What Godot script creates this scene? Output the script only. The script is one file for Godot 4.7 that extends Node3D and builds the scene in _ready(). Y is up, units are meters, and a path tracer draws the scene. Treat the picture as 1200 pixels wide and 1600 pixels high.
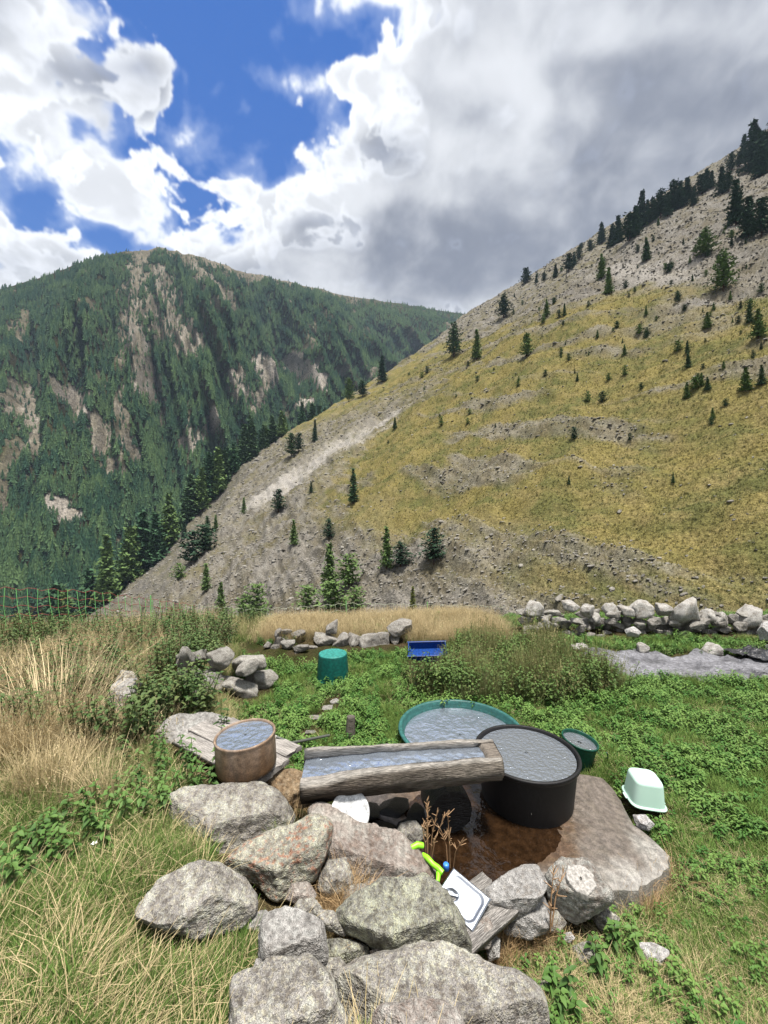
extends Node3D
# A mountain watering place: hollow-log trough and tubs on a slab, boulders, terrace, hillside, wooded mountain.
const CAM_Y := 2.4       # lens height above the lawn
const FOCAL := 640.0     # focal length in pixels of a 1200 x 1600 frame
var rng := RandomNumberGenerator.new()
var taken := {}
var keep_clear := []     # [x, z, radius] where no grass grows
var noise_a := FastNoiseLite.new()   # soft, metre scale
var noise_b := FastNoiseLite.new()   # fractal
var noise_c := FastNoiseLite.new()   # ridged
var ico_cache := {}
var T := {}
var M := {}

func _ready():
	rng.seed = 20240917
	setup_camera_and_light()
	setup_noise()
	setup_materials()
	build_terrain()
	build_trees()
	build_setting_details()
	build_walls()
	build_boulders()
	build_props()
	build_fences()
	build_plants()

# ------------------------------------------------------------------ camera, sky, sun
func setup_camera_and_light():
	var cam := Camera3D.new()
	cam.name = "camera"
	cam.fov = rad_to_deg(2.0 * atan(800.0 / FOCAL))
	cam.near = 0.05
	cam.far = 4000.0
	cam.position = Vector3(0, CAM_Y, 0)
	add_child(cam)
	cam.current = true
	var env := Environment.new()
	env.background_mode = Environment.BG_SKY
	env.tonemap_mode = Environment.TONE_MAPPER_LINEAR
	env.tonemap_exposure = 2.05
	env.sdfgi_enabled = true
	env.ssao_enabled = true
	env.ssil_enabled = true
	env.fog_enabled = true
	env.fog_density = 0.00012
	env.fog_light_color = Color(0.80, 0.89, 1.0)
	var sky := Sky.new()
	var pan := PanoramaSkyMaterial.new()
	pan.panorama = ImageTexture.create_from_image(sky_image(3072, 1536))
	pan.energy_multiplier = 0.93
	sky.sky_material = pan
	env.sky = sky
	var we := WorldEnvironment.new()
	we.name = "world_environment"
	we.environment = env
	add_child(we)
	var sun := DirectionalLight3D.new()
	sun.name = "sun"
	sun.light_energy = 1.4
	sun.light_angular_distance = 10.0
	sun.light_color = Color(1.0, 0.975, 0.945)
	sun.shadow_enabled = true
	add_child(sun)
	sun.look_at_from_position(sun_dir() * 10.0, Vector3.ZERO, Vector3.UP)

func sun_dir() -> Vector3:
	return Vector3(0.12, 1.0, 0.16).normalized()

var sk1: FastNoiseLite
var sk2: FastNoiseLite
var sk3: FastNoiseLite
var sky_rows := []
var sky_w := 0
var sky_h := 0

func ray(px: float, py: float) -> Vector3:
	return Vector3((px - 600.0) / FOCAL, (800.0 - py) / FOCAL, -1.0)

func make_noise(s: int, freq: float, octaves := 4, kind := FastNoiseLite.FRACTAL_FBM) -> FastNoiseLite:
	var n := FastNoiseLite.new()
	n.seed = s
	n.noise_type = FastNoiseLite.TYPE_SIMPLEX_SMOOTH
	n.frequency = freq
	n.fractal_type = kind
	n.fractal_octaves = octaves
	return n

# how much cloud (0 blue, 9 closed) and how thick it is (0 white, 9 dark grey), over the part of the sky ahead: columns 5 degrees or so apart, rows from high to low
const COVER := [
	"7700013899999", "8830024999999", "5683358999999", "4452026999999", "4432146999999", "3244689999999", "5223469999999", "8778899999999", "7888998899999"]
const THICK := [
	"7200001343566", "6220010433466", "0661010426888", "0152000626899", "0000016138899", "0000112368888", "1000267899987", "4424559998877", "2111235544555"]

func sky_image(w: int, h: int) -> Image:
	sk1 = make_noise(11, 5.2, 6)
	sk1.fractal_gain = 0.54
	sk2 = make_noise(23, 11.0, 3)
	sk2.noise_type = FastNoiseLite.TYPE_CELLULAR
	sk2.cellular_return_type = FastNoiseLite.RETURN_DISTANCE
	sk2.fractal_gain = 0.45
	sk3 = make_noise(37, 5.0, 3)
	sky_w = w
	sky_h = h
	sky_rows.resize(h)
	var id := WorkerThreadPool.add_group_task(sky_row, h, -1, true)
	WorkerThreadPool.wait_for_group_task_completion(id)
	var all := PackedFloat32Array()
	for r in sky_rows:
		all.append_array(r)
	sky_rows.clear()
	return Image.create_from_data(w, h, false, Image.FORMAT_RGBF, all.to_byte_array())

func sky_grid(g: Array, x: float, y: float) -> float:
	var xi := clampi(int(floor(x)), 0, 11)
	var yi := clampi(int(floor(y)), 0, 7)
	var fx := clampf(x - xi, 0.0, 1.0)
	var fy := clampf(y - yi, 0.0, 1.0)
	fx = fx * fx * (3.0 - 2.0 * fx)
	fy = fy * fy * (3.0 - 2.0 * fy)
	var a: String = g[yi]
	var b: String = g[yi + 1]
	return lerpf(lerpf(a.unicode_at(xi) - 48, a.unicode_at(xi + 1) - 48, fx), lerpf(b.unicode_at(xi) - 48, b.unicode_at(xi + 1) - 48, fx), fy) / 9.0

func sky_row(r: int) -> void:
	var out := PackedFloat32Array()
	out.resize(sky_w * 3)
	var el := PI * 0.5 - (r + 0.5) / sky_h * PI
	if el < -0.03:
		for i in sky_w:
			out[i * 3] = 0.20
			out[i * 3 + 1] = 0.20
			out[i * 3 + 2] = 0.19
		sky_rows[r] = out
		return
	var sd := sun_dir()
	var ce := cos(el)
	var se := sin(el)
	for i in sky_w:
		var az := wrapf((i + 0.5) / sky_w * TAU, -PI, PI)      # column 0 looks along -z
		var d := Vector3(sin(az) * ce, se, -cos(az) * ce)
		var base := 0.62
		var thick := 0.42
		var w1 := Vector3(sk3.get_noise_3dv(d * 0.9 + Vector3(3, 0, 0)), sk3.get_noise_3dv(d * 0.9 + Vector3(0, 9, 0)), 0.0)
		if d.z < -0.15:
			var gx := (d.x / -d.z * FOCAL + 600.0) / 100.0 + w1.x * 0.7
			var gy := (800.0 - d.y / -d.z * FOCAL) / 60.0 + w1.y * 0.7
			var away := maxf(maxf(-gx, gx - 12.0) * 0.22, -gy * 0.14)
			var keep := 1.0 - smoothstep(0.0, 1.0, away)
			base = lerpf(base, sky_grid(COVER, gx, gy), keep)
			base += 0.35 * smoothstep(0.85, 1.0, base)
			thick = lerpf(thick, sky_grid(THICK, gx, gy), keep)
		var q := d * (1.0 / (0.58 + maxf(se, 0.0) * 0.66)) + w1 * 0.035
		var sun_dot := clampf(d.dot(sd), 0.0, 1.0)
		var glow := pow(sun_dot, 6.0)
		var blue := Color(0.020, 0.085, 0.30).lerp(Color(0.13, 0.28, 0.52), pow(1.0 - clampf(se, 0.0, 1.0), 3.5))
		var c2 := blue
		# three sheets of cloud, the farther behind the nearer; each is bright at its thin rim and darker within
		for layer in 3:
			var off := Vector3(layer * 7.3, layer * 3.1, layer * 1.7)
			var k: float = [1.0, 1.25, 1.7][layer]
			var n := sk1.get_noise_3dv(q * k + off) * 0.95
			var puff := sk2.get_noise_3dv(q * k + off)
			var cov: float = base * 1.05 - [0.44, 0.56, 0.70][layer] + n - (puff + 0.42) * [0.34, 0.46, 0.50][layer]
			if layer == 2:      # brighter billows before the grey mass
				cov = maxf(cov, n * 1.25 - (puff + 0.42) * 0.62 + 0.02 - smoothstep(0.60, 0.95, thick) * 0.30 - (1.0 - smoothstep(0.55, 0.8, base)))
			if cov <= -0.25:
				continue
			var a: float = smoothstep(0.0, [0.24, 0.14, 0.15][layer], cov)
			if layer == 1:
				a *= 1.0 - 0.9 * smoothstep(0.72, 0.98, base)
			elif layer == 2:
				a *= 1.0 - 0.12 * smoothstep(0.72, 0.98, base)
			var veil := smoothstep(-0.25, 0.05, cov) * (0.20 if layer == 0 else 0.0)
			var big := sk3.get_noise_3dv(q * 0.55 + off)
			var body_t := clampf(thick * [1.15, 1.2, 0.86][layer] - 0.04 + big * 0.26 - n * 0.36 - puff * 0.10 - 0.05, 0.0, 1.0)
			var body := Color(0.60, 0.615, 0.645).lerp(Color(0.185, 0.203, 0.250), smoothstep(0.0, 1.0, body_t))
			var rim := smoothstep(0.0, 0.10 + 0.30 * (1.0 - thick), cov)
			var edge := Color(0.66, 0.68, 0.70) * (1.0 - thick * 0.42)
			var open := 1.0 - smoothstep(0.62, 0.95, base + thick * 0.25) * (0.85 if layer > 0 else 0.4)
			var cl := body.lerp(edge, (1.0 - rim) * open)
			var low := 1.0 - 0.22 * smoothstep(0.10, 0.5, cov) + puff * 0.14 * (1.0 - thick * 0.6)
			var g := low * (1.0 + glow * 0.8 * (1.0 - thick * 0.8))
			cl = Color(cl.r * g, cl.g * g, cl.b * g)
			c2 = c2.lerp(Color(0.50, 0.56, 0.66), veil).lerp(cl, a)
		out[i * 3] = c2.r
		out[i * 3 + 1] = c2.g
		out[i * 3 + 2] = c2.b
	sky_rows[r] = out

# ------------------------------------------------------------------ helpers
func at(px: float, py: float, y: float) -> Vector3:      # the point at height y seen at that place of a 1200 x 1600 frame
	var d := (CAM_Y - y) * FOCAL / (py - 800.0)
	return Vector3((px - 600.0) / FOCAL * d, y, -d)

func on_ray(px: float, py: float, d: float) -> Vector3:
	return Vector3(0, CAM_Y, 0) + ray(px, py) * d

func numbered(called: String) -> String:
	taken[called] = taken.get(called, 0) + 1
	var k: int = taken[called] - 1
	return called if k == 0 else "%s_%03d" % [called, k]

func tag(o: Node, label: String, category: String, group := "", kind := ""):
	if label: o.set_meta("label", label)
	if category: o.set_meta("category", category)
	if group: o.set_meta("group", group)
	if kind: o.set_meta("kind", kind)
	return o

func thing(called: String, label: String, category: String, pos := Vector3.ZERO, group := "") -> Node3D:
	var o := Node3D.new()
	o.name = numbered(called)
	o.position = pos
	add_child(o)
	tag(o, label, category, group)
	return o

func mi(called: String, mesh: Mesh, material: Material, parent: Node = null, pos := Vector3.ZERO) -> MeshInstance3D:
	var o := MeshInstance3D.new()
	o.mesh = mesh
	if material:
		o.material_override = material
	o.position = pos
	if parent == null:
		o.name = numbered(called)
		add_child(o)
	else:
		var k := 0
		var nm := called
		while parent.has_node(nm):
			k += 1
			nm = "%s_%03d" % [called, k]
		o.name = nm
		parent.add_child(o, true)
	return o

func struct(called: String, mesh: Mesh, material: Material, pos := Vector3.ZERO) -> MeshInstance3D:
	var o := mi(called, mesh, material, null, pos)
	o.set_meta("kind", "structure")
	return o

class MB:
	var v := PackedVector3Array()
	var c := PackedColorArray()
	var ix := PackedInt32Array()
	func vert(p: Vector3, col := Color.WHITE) -> int:
		v.append(p)
		c.append(col)
		return v.size() - 1
	func tri(a: int, b: int, d: int) -> void:
		ix.append(a)
		ix.append(b)
		ix.append(d)
	func face(pts: Array, col := Color.WHITE, outward = null) -> void:     # a flat convex face with corners of its own
		if outward != null:
			var nn: Vector3 = (pts[2] - pts[0]).cross(pts[1] - pts[0])
			if nn.dot(outward) < 0.0:
				pts = pts.duplicate()
				pts.reverse()
		var f := v.size()
		for p in pts:
			vert(p, col)
		for k in range(1, pts.size() - 1):
			tri(f, f + k, f + k + 1)
	func grid(rows: int, cols: int, first: int, wrap := false, flip := false) -> void:
		for r in rows - 1:
			for k in (cols if wrap else cols - 1):
				var a := first + r * cols + k
				var b := first + r * cols + (k + 1) % cols
				var e := a + cols
				var g := b + cols
				if flip:
					tri(a, e, b)
					tri(b, e, g)
				else:
					tri(a, b, e)
					tri(b, g, e)
	func tube(path: Array, radii: Array, sides := 8, col := Color.WHITE, caps := true) -> void:
		var first := v.size()
		var n := path.size()
		var t0: Vector3 = (path[1] - path[0]).normalized()
		var side: Vector3 = t0.cross(Vector3.UP if absf(t0.y) < 0.9 else Vector3.RIGHT).normalized()
		for k in n:
			var t: Vector3 = (path[mini(k + 1, n - 1)] - path[maxi(k - 1, 0)]).normalized()
			side = (side - t * side.dot(t)).normalized()
			var up: Vector3 = side.cross(t)
			for s in sides:
				var a := TAU * s / sides
				vert(path[k] + (side * cos(a) + up * sin(a)) * radii[k], col)
		grid(n, sides, first, true, true)
		if caps:
			for e in [0, n - 1]:
				var pts := []
				for s in sides:
					pts.append(v[first + e * sides + s])
				face(pts, col, (path[e] - path[1 if e == 0 else n - 2]))
	func lathe(profile: Array, segs: int, col := Color.WHITE, square := 0.0, center := Vector3.ZERO, flip := false) -> void:    # profile of (radius, height); square > 2 makes a rounded square
		var first := v.size()
		for p in profile:
			for s in segs:
				var a := TAU * s / segs
				var k := 1.0
				if square > 0.0:
					k = pow(pow(absf(cos(a)), square) + pow(absf(sin(a)), square), -1.0 / square)
				vert(center + Vector3(cos(a) * p.x * k, p.y, sin(a) * p.x * k), col)
		grid(profile.size(), segs, first, true, flip)
	func box(xf: Transform3D, s: Vector3, bev := 0.004, col := Color.WHITE) -> void:      # chamfered box
		var h := s * 0.5
		bev = minf(bev, minf(h.x, minf(h.y, h.z)) * 0.6)
		for ax in 3:
			var b := (ax + 1) % 3
			var e := (ax + 2) % 3
			for sg in [-1.0, 1.0]:
				var pts := []
				for q in [[-1, -1], [1, -1], [1, 1], [-1, 1]]:
					var p := Vector3()
					p[ax] = sg * h[ax]
					p[b] = q[0] * (h[b] - bev)
					p[e] = q[1] * (h[e] - bev)
					pts.append(xf * p)
				var o := Vector3()
				o[ax] = sg
				face(pts, col, xf.basis * o)
			for s1 in [-1.0, 1.0]:
				for s2 in [-1.0, 1.0]:
					var o2 := Vector3()
					o2[b] = s1
					o2[e] = s2
					var pp := []
					for q in [[-1, 0], [1, 0], [1, 1], [-1, 1]]:
						var p2 := Vector3()
						p2[ax] = q[0] * (h[ax] - bev)
						p2[b] = s1 * (h[b] if q[1] == 0 else h[b] - bev)
						p2[e] = s2 * (h[e] - bev if q[1] == 0 else h[e])
						pp.append(xf * p2)
					face(pp, col, xf.basis * o2)
		for s1 in [-1.0, 1.0]:
			for s2 in [-1.0, 1.0]:
				for s3 in [-1.0, 1.0]:
					var o3 := Vector3(s1, s2, s3)
					face([xf * Vector3(s1 * h.x, s2 * (h.y - bev), s3 * (h.z - bev)), xf * Vector3(s1 * (h.x - bev), s2 * h.y, s3 * (h.z - bev)), xf * Vector3(s1 * (h.x - bev), s2 * (h.y - bev), s3 * h.z)], col, xf.basis * o3)
	func build() -> ArrayMesh:
		var n := PackedVector3Array()
		n.resize(v.size())
		for t in range(0, ix.size(), 3):
			var a := ix[t]
			var b := ix[t + 1]
			var d := ix[t + 2]
			var fn := (v[d] - v[a]).cross(v[b] - v[a])
			n[a] += fn
			n[b] += fn
			n[d] += fn
		for k in n.size():
			var l := n[k].length()
			n[k] = n[k] / l if l > 1e-12 else Vector3.UP
		var arr := []
		arr.resize(Mesh.ARRAY_MAX)
		arr[Mesh.ARRAY_VERTEX] = v
		arr[Mesh.ARRAY_NORMAL] = n
		arr[Mesh.ARRAY_COLOR] = c
		arr[Mesh.ARRAY_INDEX] = ix
		var m := ArrayMesh.new()
		m.add_surface_from_arrays(Mesh.PRIMITIVE_TRIANGLES, arr)
		return m

func ramp(x: float, xs: Array, ys: Array) -> float:
	if x <= xs[0]:
		return ys[0]
	for k in range(1, xs.size()):
		if x <= xs[k]:
			return lerpf(ys[k - 1], ys[k], (x - xs[k - 1]) / (xs[k] - xs[k - 1]))
	return ys[-1]

func mixc(a: Color, b: Color, t: float) -> Color:
	return a.lerp(b, clampf(t, 0.0, 1.0))

func scatter(called: String, mesh: Mesh, material: Material, items: Array, parent: Node = null) -> MultiMeshInstance3D:   # items: [Transform3D, Color]
	var mm := MultiMesh.new()
	mm.transform_format = MultiMesh.TRANSFORM_3D
	mm.use_colors = true
	mm.mesh = mesh
	mm.instance_count = items.size()
	var buf := PackedFloat32Array()
	buf.resize(items.size() * 16)
	var k := 0
	for it in items:
		var t: Transform3D = it[0]
		var col: Color = it[1]
		buf[k] = t.basis.x.x
		buf[k + 1] = t.basis.y.x
		buf[k + 2] = t.basis.z.x
		buf[k + 3] = t.origin.x
		buf[k + 4] = t.basis.x.y
		buf[k + 5] = t.basis.y.y
		buf[k + 6] = t.basis.z.y
		buf[k + 7] = t.origin.y
		buf[k + 8] = t.basis.x.z
		buf[k + 9] = t.basis.y.z
		buf[k + 10] = t.basis.z.z
		buf[k + 11] = t.origin.z
		buf[k + 12] = col.r
		buf[k + 13] = col.g
		buf[k + 14] = col.b
		buf[k + 15] = 1.0
		k += 16
	mm.buffer = buf
	var o := MultiMeshInstance3D.new()
	o.multimesh = mm
	o.material_override = material
	if parent:
		o.name = called
		parent.add_child(o, true)
	else:
		o.name = numbered(called)
		add_child(o)
	o.set_meta("kind", "stuff")
	return o

func turned(pos: Vector3, s: Vector3, yaw: float, lean := 0.0, lean_dir := 0.0) -> Transform3D:
	var b := Basis(Vector3(cos(lean_dir), 0, sin(lean_dir)), lean) * Basis(Vector3.UP, yaw)
	return Transform3D(b.scaled_local(s), pos)

# ------------------------------------------------------------------ noise and materials
func setup_noise():
	noise_a = make_noise(3, 1.0, 3)
	noise_b = make_noise(5, 1.0, 5)
	noise_c = make_noise(9, 1.0, 4, FastNoiseLite.FRACTAL_RIDGED)

func grey_image(s: int, freq: float, octaves: int, size := 512, type := FastNoiseLite.TYPE_SIMPLEX_SMOOTH) -> PackedByteArray:
	var n := make_noise(s, freq, octaves)
	n.noise_type = type
	if type == FastNoiseLite.TYPE_CELLULAR:
		n.cellular_return_type = FastNoiseLite.RETURN_CELL_VALUE
	return n.get_seamless_image(size, size).get_data()

func tex(size: int, f: Callable) -> ImageTexture:
	var b := PackedByteArray()
	b.resize(size * size * 3)
	for k in size * size:
		var c: Color = f.call(k)
		b[k * 3] = int(clampf(c.r, 0, 1) * 255)
		b[k * 3 + 1] = int(clampf(c.g, 0, 1) * 255)
		b[k * 3 + 2] = int(clampf(c.b, 0, 1) * 255)
	return ImageTexture.create_from_image(Image.create_from_data(size, size, false, Image.FORMAT_RGB8, b))

func grey_tex(data: PackedByteArray, size := 512) -> ImageTexture:
	return ImageTexture.create_from_image(Image.create_from_data(size, size, false, Image.FORMAT_L8, data))

func setup_materials():
	var fine := grey_image(1, 0.09, 4)
	var mid := grey_image(2, 0.02, 5)
	var spots := grey_image(4, 0.045, 3)
	var specks := grey_image(6, 0.22, 2)
	T.rock = tex(512, func(k):
		var g := 0.74 + (fine[k] - 128) / 128.0 * 0.20 + (mid[k] - 128) / 128.0 * 0.16
		var c := Color(g, g, g)
		if spots[k] > 152:
			c = c.lerp(Color(0.93, 0.92, 0.84), clampf((spots[k] - 152) / 12.0, 0, 1) * 0.75)
		if specks[k] < 92:
			c = c.lerp(Color(0.30, 0.29, 0.28), clampf((92 - specks[k]) / 20.0, 0, 1) * 0.8)
		if mid[k] < 92:
			c = c.lerp(Color(0.50, 0.47, 0.44), clampf((92 - mid[k]) / 24.0, 0, 1) * 0.5)
		return c)
	var bump := PackedByteArray()
	bump.resize(512 * 512)
	for k in 512 * 512:
		bump[k] = clampi(int(mid[k] * 0.55 + fine[k] * 0.35 + specks[k] * 0.15), 0, 255)
	T.rock_bump = grey_tex(bump)
	T.soft = tex(512, func(k):
		var g := 0.80 + (mid[k] - 128) / 128.0 * 0.22 + (fine[k] - 128) / 128.0 * 0.16
		return Color(g, g, g))
	T.grain = tex(512, func(k):
		var g := 0.78 + (mid[k] - 128) / 128.0 * 0.34 + (fine[k] - 128) / 128.0 * 0.12
		return Color(g, g * 0.99, g * 0.97))
	T.mid = grey_tex(mid)
	T.fine = grey_tex(fine)
	var rip := make_noise(71, 0.012, 3)
	rip.domain_warp_enabled = true
	rip.domain_warp_amplitude = 40.0
	rip.domain_warp_frequency = 0.01
	T.ripple = grey_tex(rip.get_seamless_image(512, 512).get_data())
	var earth_a := grey_image(12, 0.03, 5)
	T.earth = tex(512, func(k):
		var g := 0.72 + (fine[k] - 128) / 128.0 * 0.35 + (earth_a[k] - 128) / 128.0 * 0.25
		return Color(g, g * 0.97, g * 0.93))

	M.rock = surf(Color.WHITE, 0.92, {"tex": T.rock, "scale": 2.3, "bump": T.rock_bump, "bump_by": 2.4, "spec": 0.3})
	M.rock_fine = surf(Color(0.93, 0.93, 0.93), 0.93, {"tex": T.soft, "scale": 3.1, "bump": T.rock_bump, "bump_by": 3.4, "spec": 0.25})
	M.far_rock = surf(Color.WHITE, 0.95, {"tex": T.rock, "scale": 1.1, "bump": T.rock_bump, "bump_by": 6.0, "spec": 0.2})
	M.ground = surf(Color.WHITE, 0.97, {"tex": T.earth, "scale": 1.6, "bump": T.rock_bump, "bump_by": 3.0, "spec": 0.15, "world": true})
	M.hill = surf(Color(0.98, 0.99, 1.0), 0.97, {"tex": T.earth, "scale": 0.22, "bump": T.rock_bump, "bump_by": 22.0, "spec": 0.1, "world": true})
	M.mountain = surf(Color.WHITE, 0.97, {"tex": T.earth, "scale": 0.025, "bump": T.rock_bump, "bump_by": 160.0, "spec": 0.1, "world": true})
	M.leaf = surf(Color.WHITE, 0.62, {"spec": 0.3, "back": 0.35})
	M.blade = surf(Color.WHITE, 0.8, {"spec": 0.2, "back": 0.35})
	M.needle = surf(Color.WHITE, 0.85, {"spec": 0.15, "back": 0.12})
	M.bark = surf(Color(0.36, 0.29, 0.24), 0.95, {"tex": T.grain, "scale": 1.0, "spec": 0.1})
	M.stem = surf(Color.WHITE, 0.85, {"spec": 0.2})
	M.wood = surf(Color.WHITE, 0.88, {"tex": T.grain, "scale3": Vector3(0.9, 14, 14), "bump": T.mid, "bump_by": 1.2, "spec": 0.2})
	M.board = surf(Color.WHITE, 0.88, {"tex": T.soft, "scale3": Vector3(0.7, 16, 16), "bump": T.mid, "bump_by": 0.6, "spec": 0.2})
	M.wet_wood = surf(Color(0.10, 0.085, 0.075), 0.4, {"tex": T.grain, "scale3": Vector3(0.9, 10, 10), "bump": T.mid, "bump_by": 2.0, "spec": 0.5})
	M.slab = surf(Color.WHITE, 0.46, {"tex": T.soft, "scale": 1.5, "bump": T.rock_bump, "bump_by": 0.7, "spec": 0.45})
	M.crust = surf(Color.WHITE, 0.9, {"tex": T.soft, "scale": 5.0, "bump": T.fine, "bump_by": 0.3, "spec": 0.3})
	M.pool = surf(Color(0.195, 0.135, 0.082), 0.05, {"tex": T.soft, "scale": 1.4, "bump": T.ripple, "bump_by": 0.5, "bump_scale": 1.6, "spec": 0.5})
	M.water = surf(Color(0.68, 0.72, 0.77), 0.14, {"bump": T.ripple, "scale": 2.2, "bump_by": 0.6, "spec": 0.72, "metal": 0.8})
	M.water_fine = surf(Color(0.62, 0.645, 0.67), 0.24, {"bump": T.ripple, "scale": 4.0, "bump_by": 0.4, "spec": 0.75, "metal": 0.8})
	M.black = surf(Color(0.11, 0.11, 0.12), 0.55, {"tex": T.rock, "bump": T.fine, "scale": 4.0, "bump_by": 0.15, "spec": 0.4})
	M.green_tub = surf(Color(0.20, 0.42, 0.40), 0.5, {"tex": T.soft, "scale": 1.5, "spec": 0.45})
	M.green_bucket = surf(Color(0.02, 0.39, 0.355), 0.5, {"tex": T.soft, "scale": 2.0, "spec": 0.45})
	M.bucket_lid = surf(Color(0.20, 0.56, 0.52), 0.5, {"tex": T.soft, "scale": 2.0, "spec": 0.45})
	M.dark_green = surf(Color(0.04, 0.32, 0.25), 0.45, {"tex": T.soft, "scale": 2.0, "spec": 0.45})
	M.mint = surf(Color(0.70, 0.82, 0.76), 0.45, {"spec": 0.45})
	M.blue = surf(Color(0.02, 0.25, 0.56), 0.45, {"tex": T.soft, "scale": 2.0, "spec": 0.45})
	M.lime = surf(Color(0.52, 0.82, 0.16), 0.4, {"spec": 0.5, "back": 0.2})
	M.steel = surf(Color(0.66, 0.68, 0.71), 0.42, {"metal": 1.0, "bump": T.fine, "scale": 3.0, "bump_by": 0.08})
	M.white = surf(Color(0.90, 0.91, 0.91), 0.5, {"tex": T.soft, "scale": 2.0, "spec": 0.45})
	M.rust = surf(Color.WHITE, 0.5, {"tex": T.soft, "scale": 1.6, "bump": T.fine, "bump_by": 0.12, "spec": 0.45})
	M.hose = surf(Color(0.30, 0.31, 0.29), 0.5, {"spec": 0.4})
	M.tarp = surf(Color(0.54, 0.54, 0.56), 0.5, {"tex": T.soft, "scale": 1.2, "bump": T.mid, "bump_by": 3.0, "bump_scale": 2.0, "spec": 0.4})
	M.black_tarp = surf(Color(0.12, 0.12, 0.13), 0.4, {"bump": T.mid, "scale": 1.5, "bump_by": 2.0, "spec": 0.5})
	M.net_green = surf(Color(0.46, 0.72, 0.42), 0.6, {"spec": 0.3})
	M.net_red = surf(Color(0.50, 0.26, 0.24), 0.6, {"spec": 0.3})
	M.net_pale = surf(Color(0.62, 0.64, 0.56), 0.6, {"spec": 0.3})

func surf(col: Color, rough: float, o := {}) -> StandardMaterial3D:
	var m := StandardMaterial3D.new()
	m.albedo_color = col
	m.roughness = rough
	m.vertex_color_use_as_albedo = true
	m.metallic_specular = o.get("spec", 0.4)
	m.metallic = o.get("metal", 0.0)
	var s: float = o.get("scale", 1.0)
	m.uv1_triplanar = true
	m.uv1_world_triplanar = o.get("world", false)
	m.uv1_scale = o.get("scale3", Vector3(s, s, s))
	if o.has("tex"):
		m.albedo_texture = o.tex
	if o.has("bump"):
		m.heightmap_enabled = true
		m.heightmap_texture = o.bump
		m.heightmap_scale = o.bump_by
	if o.has("back"):
		m.backlight_enabled = true
		var b: float = o.back
		m.backlight = Color(b, b, b)
	if o.has("sss"):
		m.subsurf_scatter_enabled = true
		m.subsurf_scatter_strength = o.sss
	m.cull_mode = BaseMaterial3D.CULL_DISABLED
	return m

# ------------------------------------------------------------------ the land
func bank_edge(d: float) -> float:
	return ramp(d, [0.0, 1.0, 1.5, 2.1, 2.7, 3.2, 4.0, 5.0, 7.0, 12.0], [0.75, 0.55, 0.36, 0.14, -0.30, -0.95, -1.55, -2.1, -2.5, -2.6])

func near_y(x: float, d: float) -> float:
	var hb := ramp(d, [0.0, 2.0, 3.0, 4.0, 6.0, 8.0, 9.0], [0.56, 0.52, 0.42, 0.36, 0.26, 0.14, 0.0])
	var e := bank_edge(d)
	var w := ramp(d, [0.0, 2.0, 3.0, 6.0], [0.45, 0.42, 0.40, 0.5])
	var y := hb * (1.0 - smoothstep(e - w, e + w, x))
	y += noise_a.get_noise_2d(x * 0.6, d * 0.6) * 0.07 + noise_b.get_noise_2d(x * 2.2, d * 2.2) * 0.025
	# the boulders sit in the soil; a hollow for the slab
	for b in [[-0.99, 2.64, 0.40], [-0.57, 2.28, 0.46], [-0.89, 1.93, 0.56], [-0.08, 2.56, 0.28], [0.11, 2.02, 0.38], [-0.39, 1.78, 0.52], [-0.36, 1.55, 0.54], [0.21, 1.7, 0.36], [-0.25, 2.1, 0.38], [-0.1, 1.75, 0.4], [-0.45, 2.75, 0.3]]:
		var w2 := exp(-((x - b[0]) * (x - b[0]) + (d - b[1]) * (d - b[1])) / 0.075)
		if w2 > 0.02:
			y = lerpf(y, minf(y, b[2] - 0.13), w2)
	var sl := Vector2((x - 0.85) / 1.25, (d - 3.2) / 0.85).length()
	y = lerpf(y, minf(y, -0.10), 1.0 - smoothstep(0.75, 1.15, sl))
	# the terrace falls away at its far edge
	var edge := ramp(x, [-9.0, -5.0, -3.0, 0.0, 3.0, 9.0, 14.0], [6.5, 7.4, 8.4, 8.9, 9.1, 9.4, 9.6]) + noise_a.get_noise_1d(x * 0.5) * 0.3
	var over := maxf(0.0, d - edge)
	y -= 0.30 * minf(over, 1.6) + 0.95 * maxf(0.0, over - 1.6)
	return y

func dryness(x: float, d: float) -> float:
	var n := noise_b.get_noise_2d(x * 0.55 + 40.0, d * 0.55) * 0.9
	var e := bank_edge(d)
	var s := 0.10
	if x < e + 0.2:
		s = ramp(d, [0.8, 1.4, 2.0, 2.6, 3.2, 5.5, 6.5, 7.2, 8.0], [0.02, 0.05, 0.13, 0.28, 0.60, 0.80, 0.62, 0.60, 0.75])
		if x > e - 0.75 and d < 2.7:
			s += 0.22
		if d > 2.7 and x > e - 0.9:
			s -= 0.35
	elif d < 2.9 and x > 0.5:
		s = ramp(d, [1.0, 2.0, 2.5, 2.9], [0.62, 0.56, 0.38, 0.15])
	if d > 7.4:
		s = maxf(s, ramp(x, [-5.0, -1.2, -0.8, 0.2, 0.7, 2.0, 2.6, 3.2], [0.75, 0.9, 0.5, 0.5, 0.7, 0.85, 0.35, 0.15]))
	return clampf(s + n * 0.55, 0.0, 1.0)

func hill_edge(d: float) -> float:
	return ramp(d, [20.0, 60.0, 110.0, 130.0, 150.0, 189.0, 225.0, 262.0], [-90.0, -95.0, -99.0, -99.0, -91.0, -77.0, -66.0, -30.0])

func hill_far(x: float) -> float:
	return ramp(x, [-120.0, -60.0, -20.0, 20.0, 68.0, 150.0, 240.0, 330.0, 480.0], [225.0, 232.0, 240.0, 262.0, 330.0, 345.0, 372.0, 372.0, 380.0])

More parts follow.
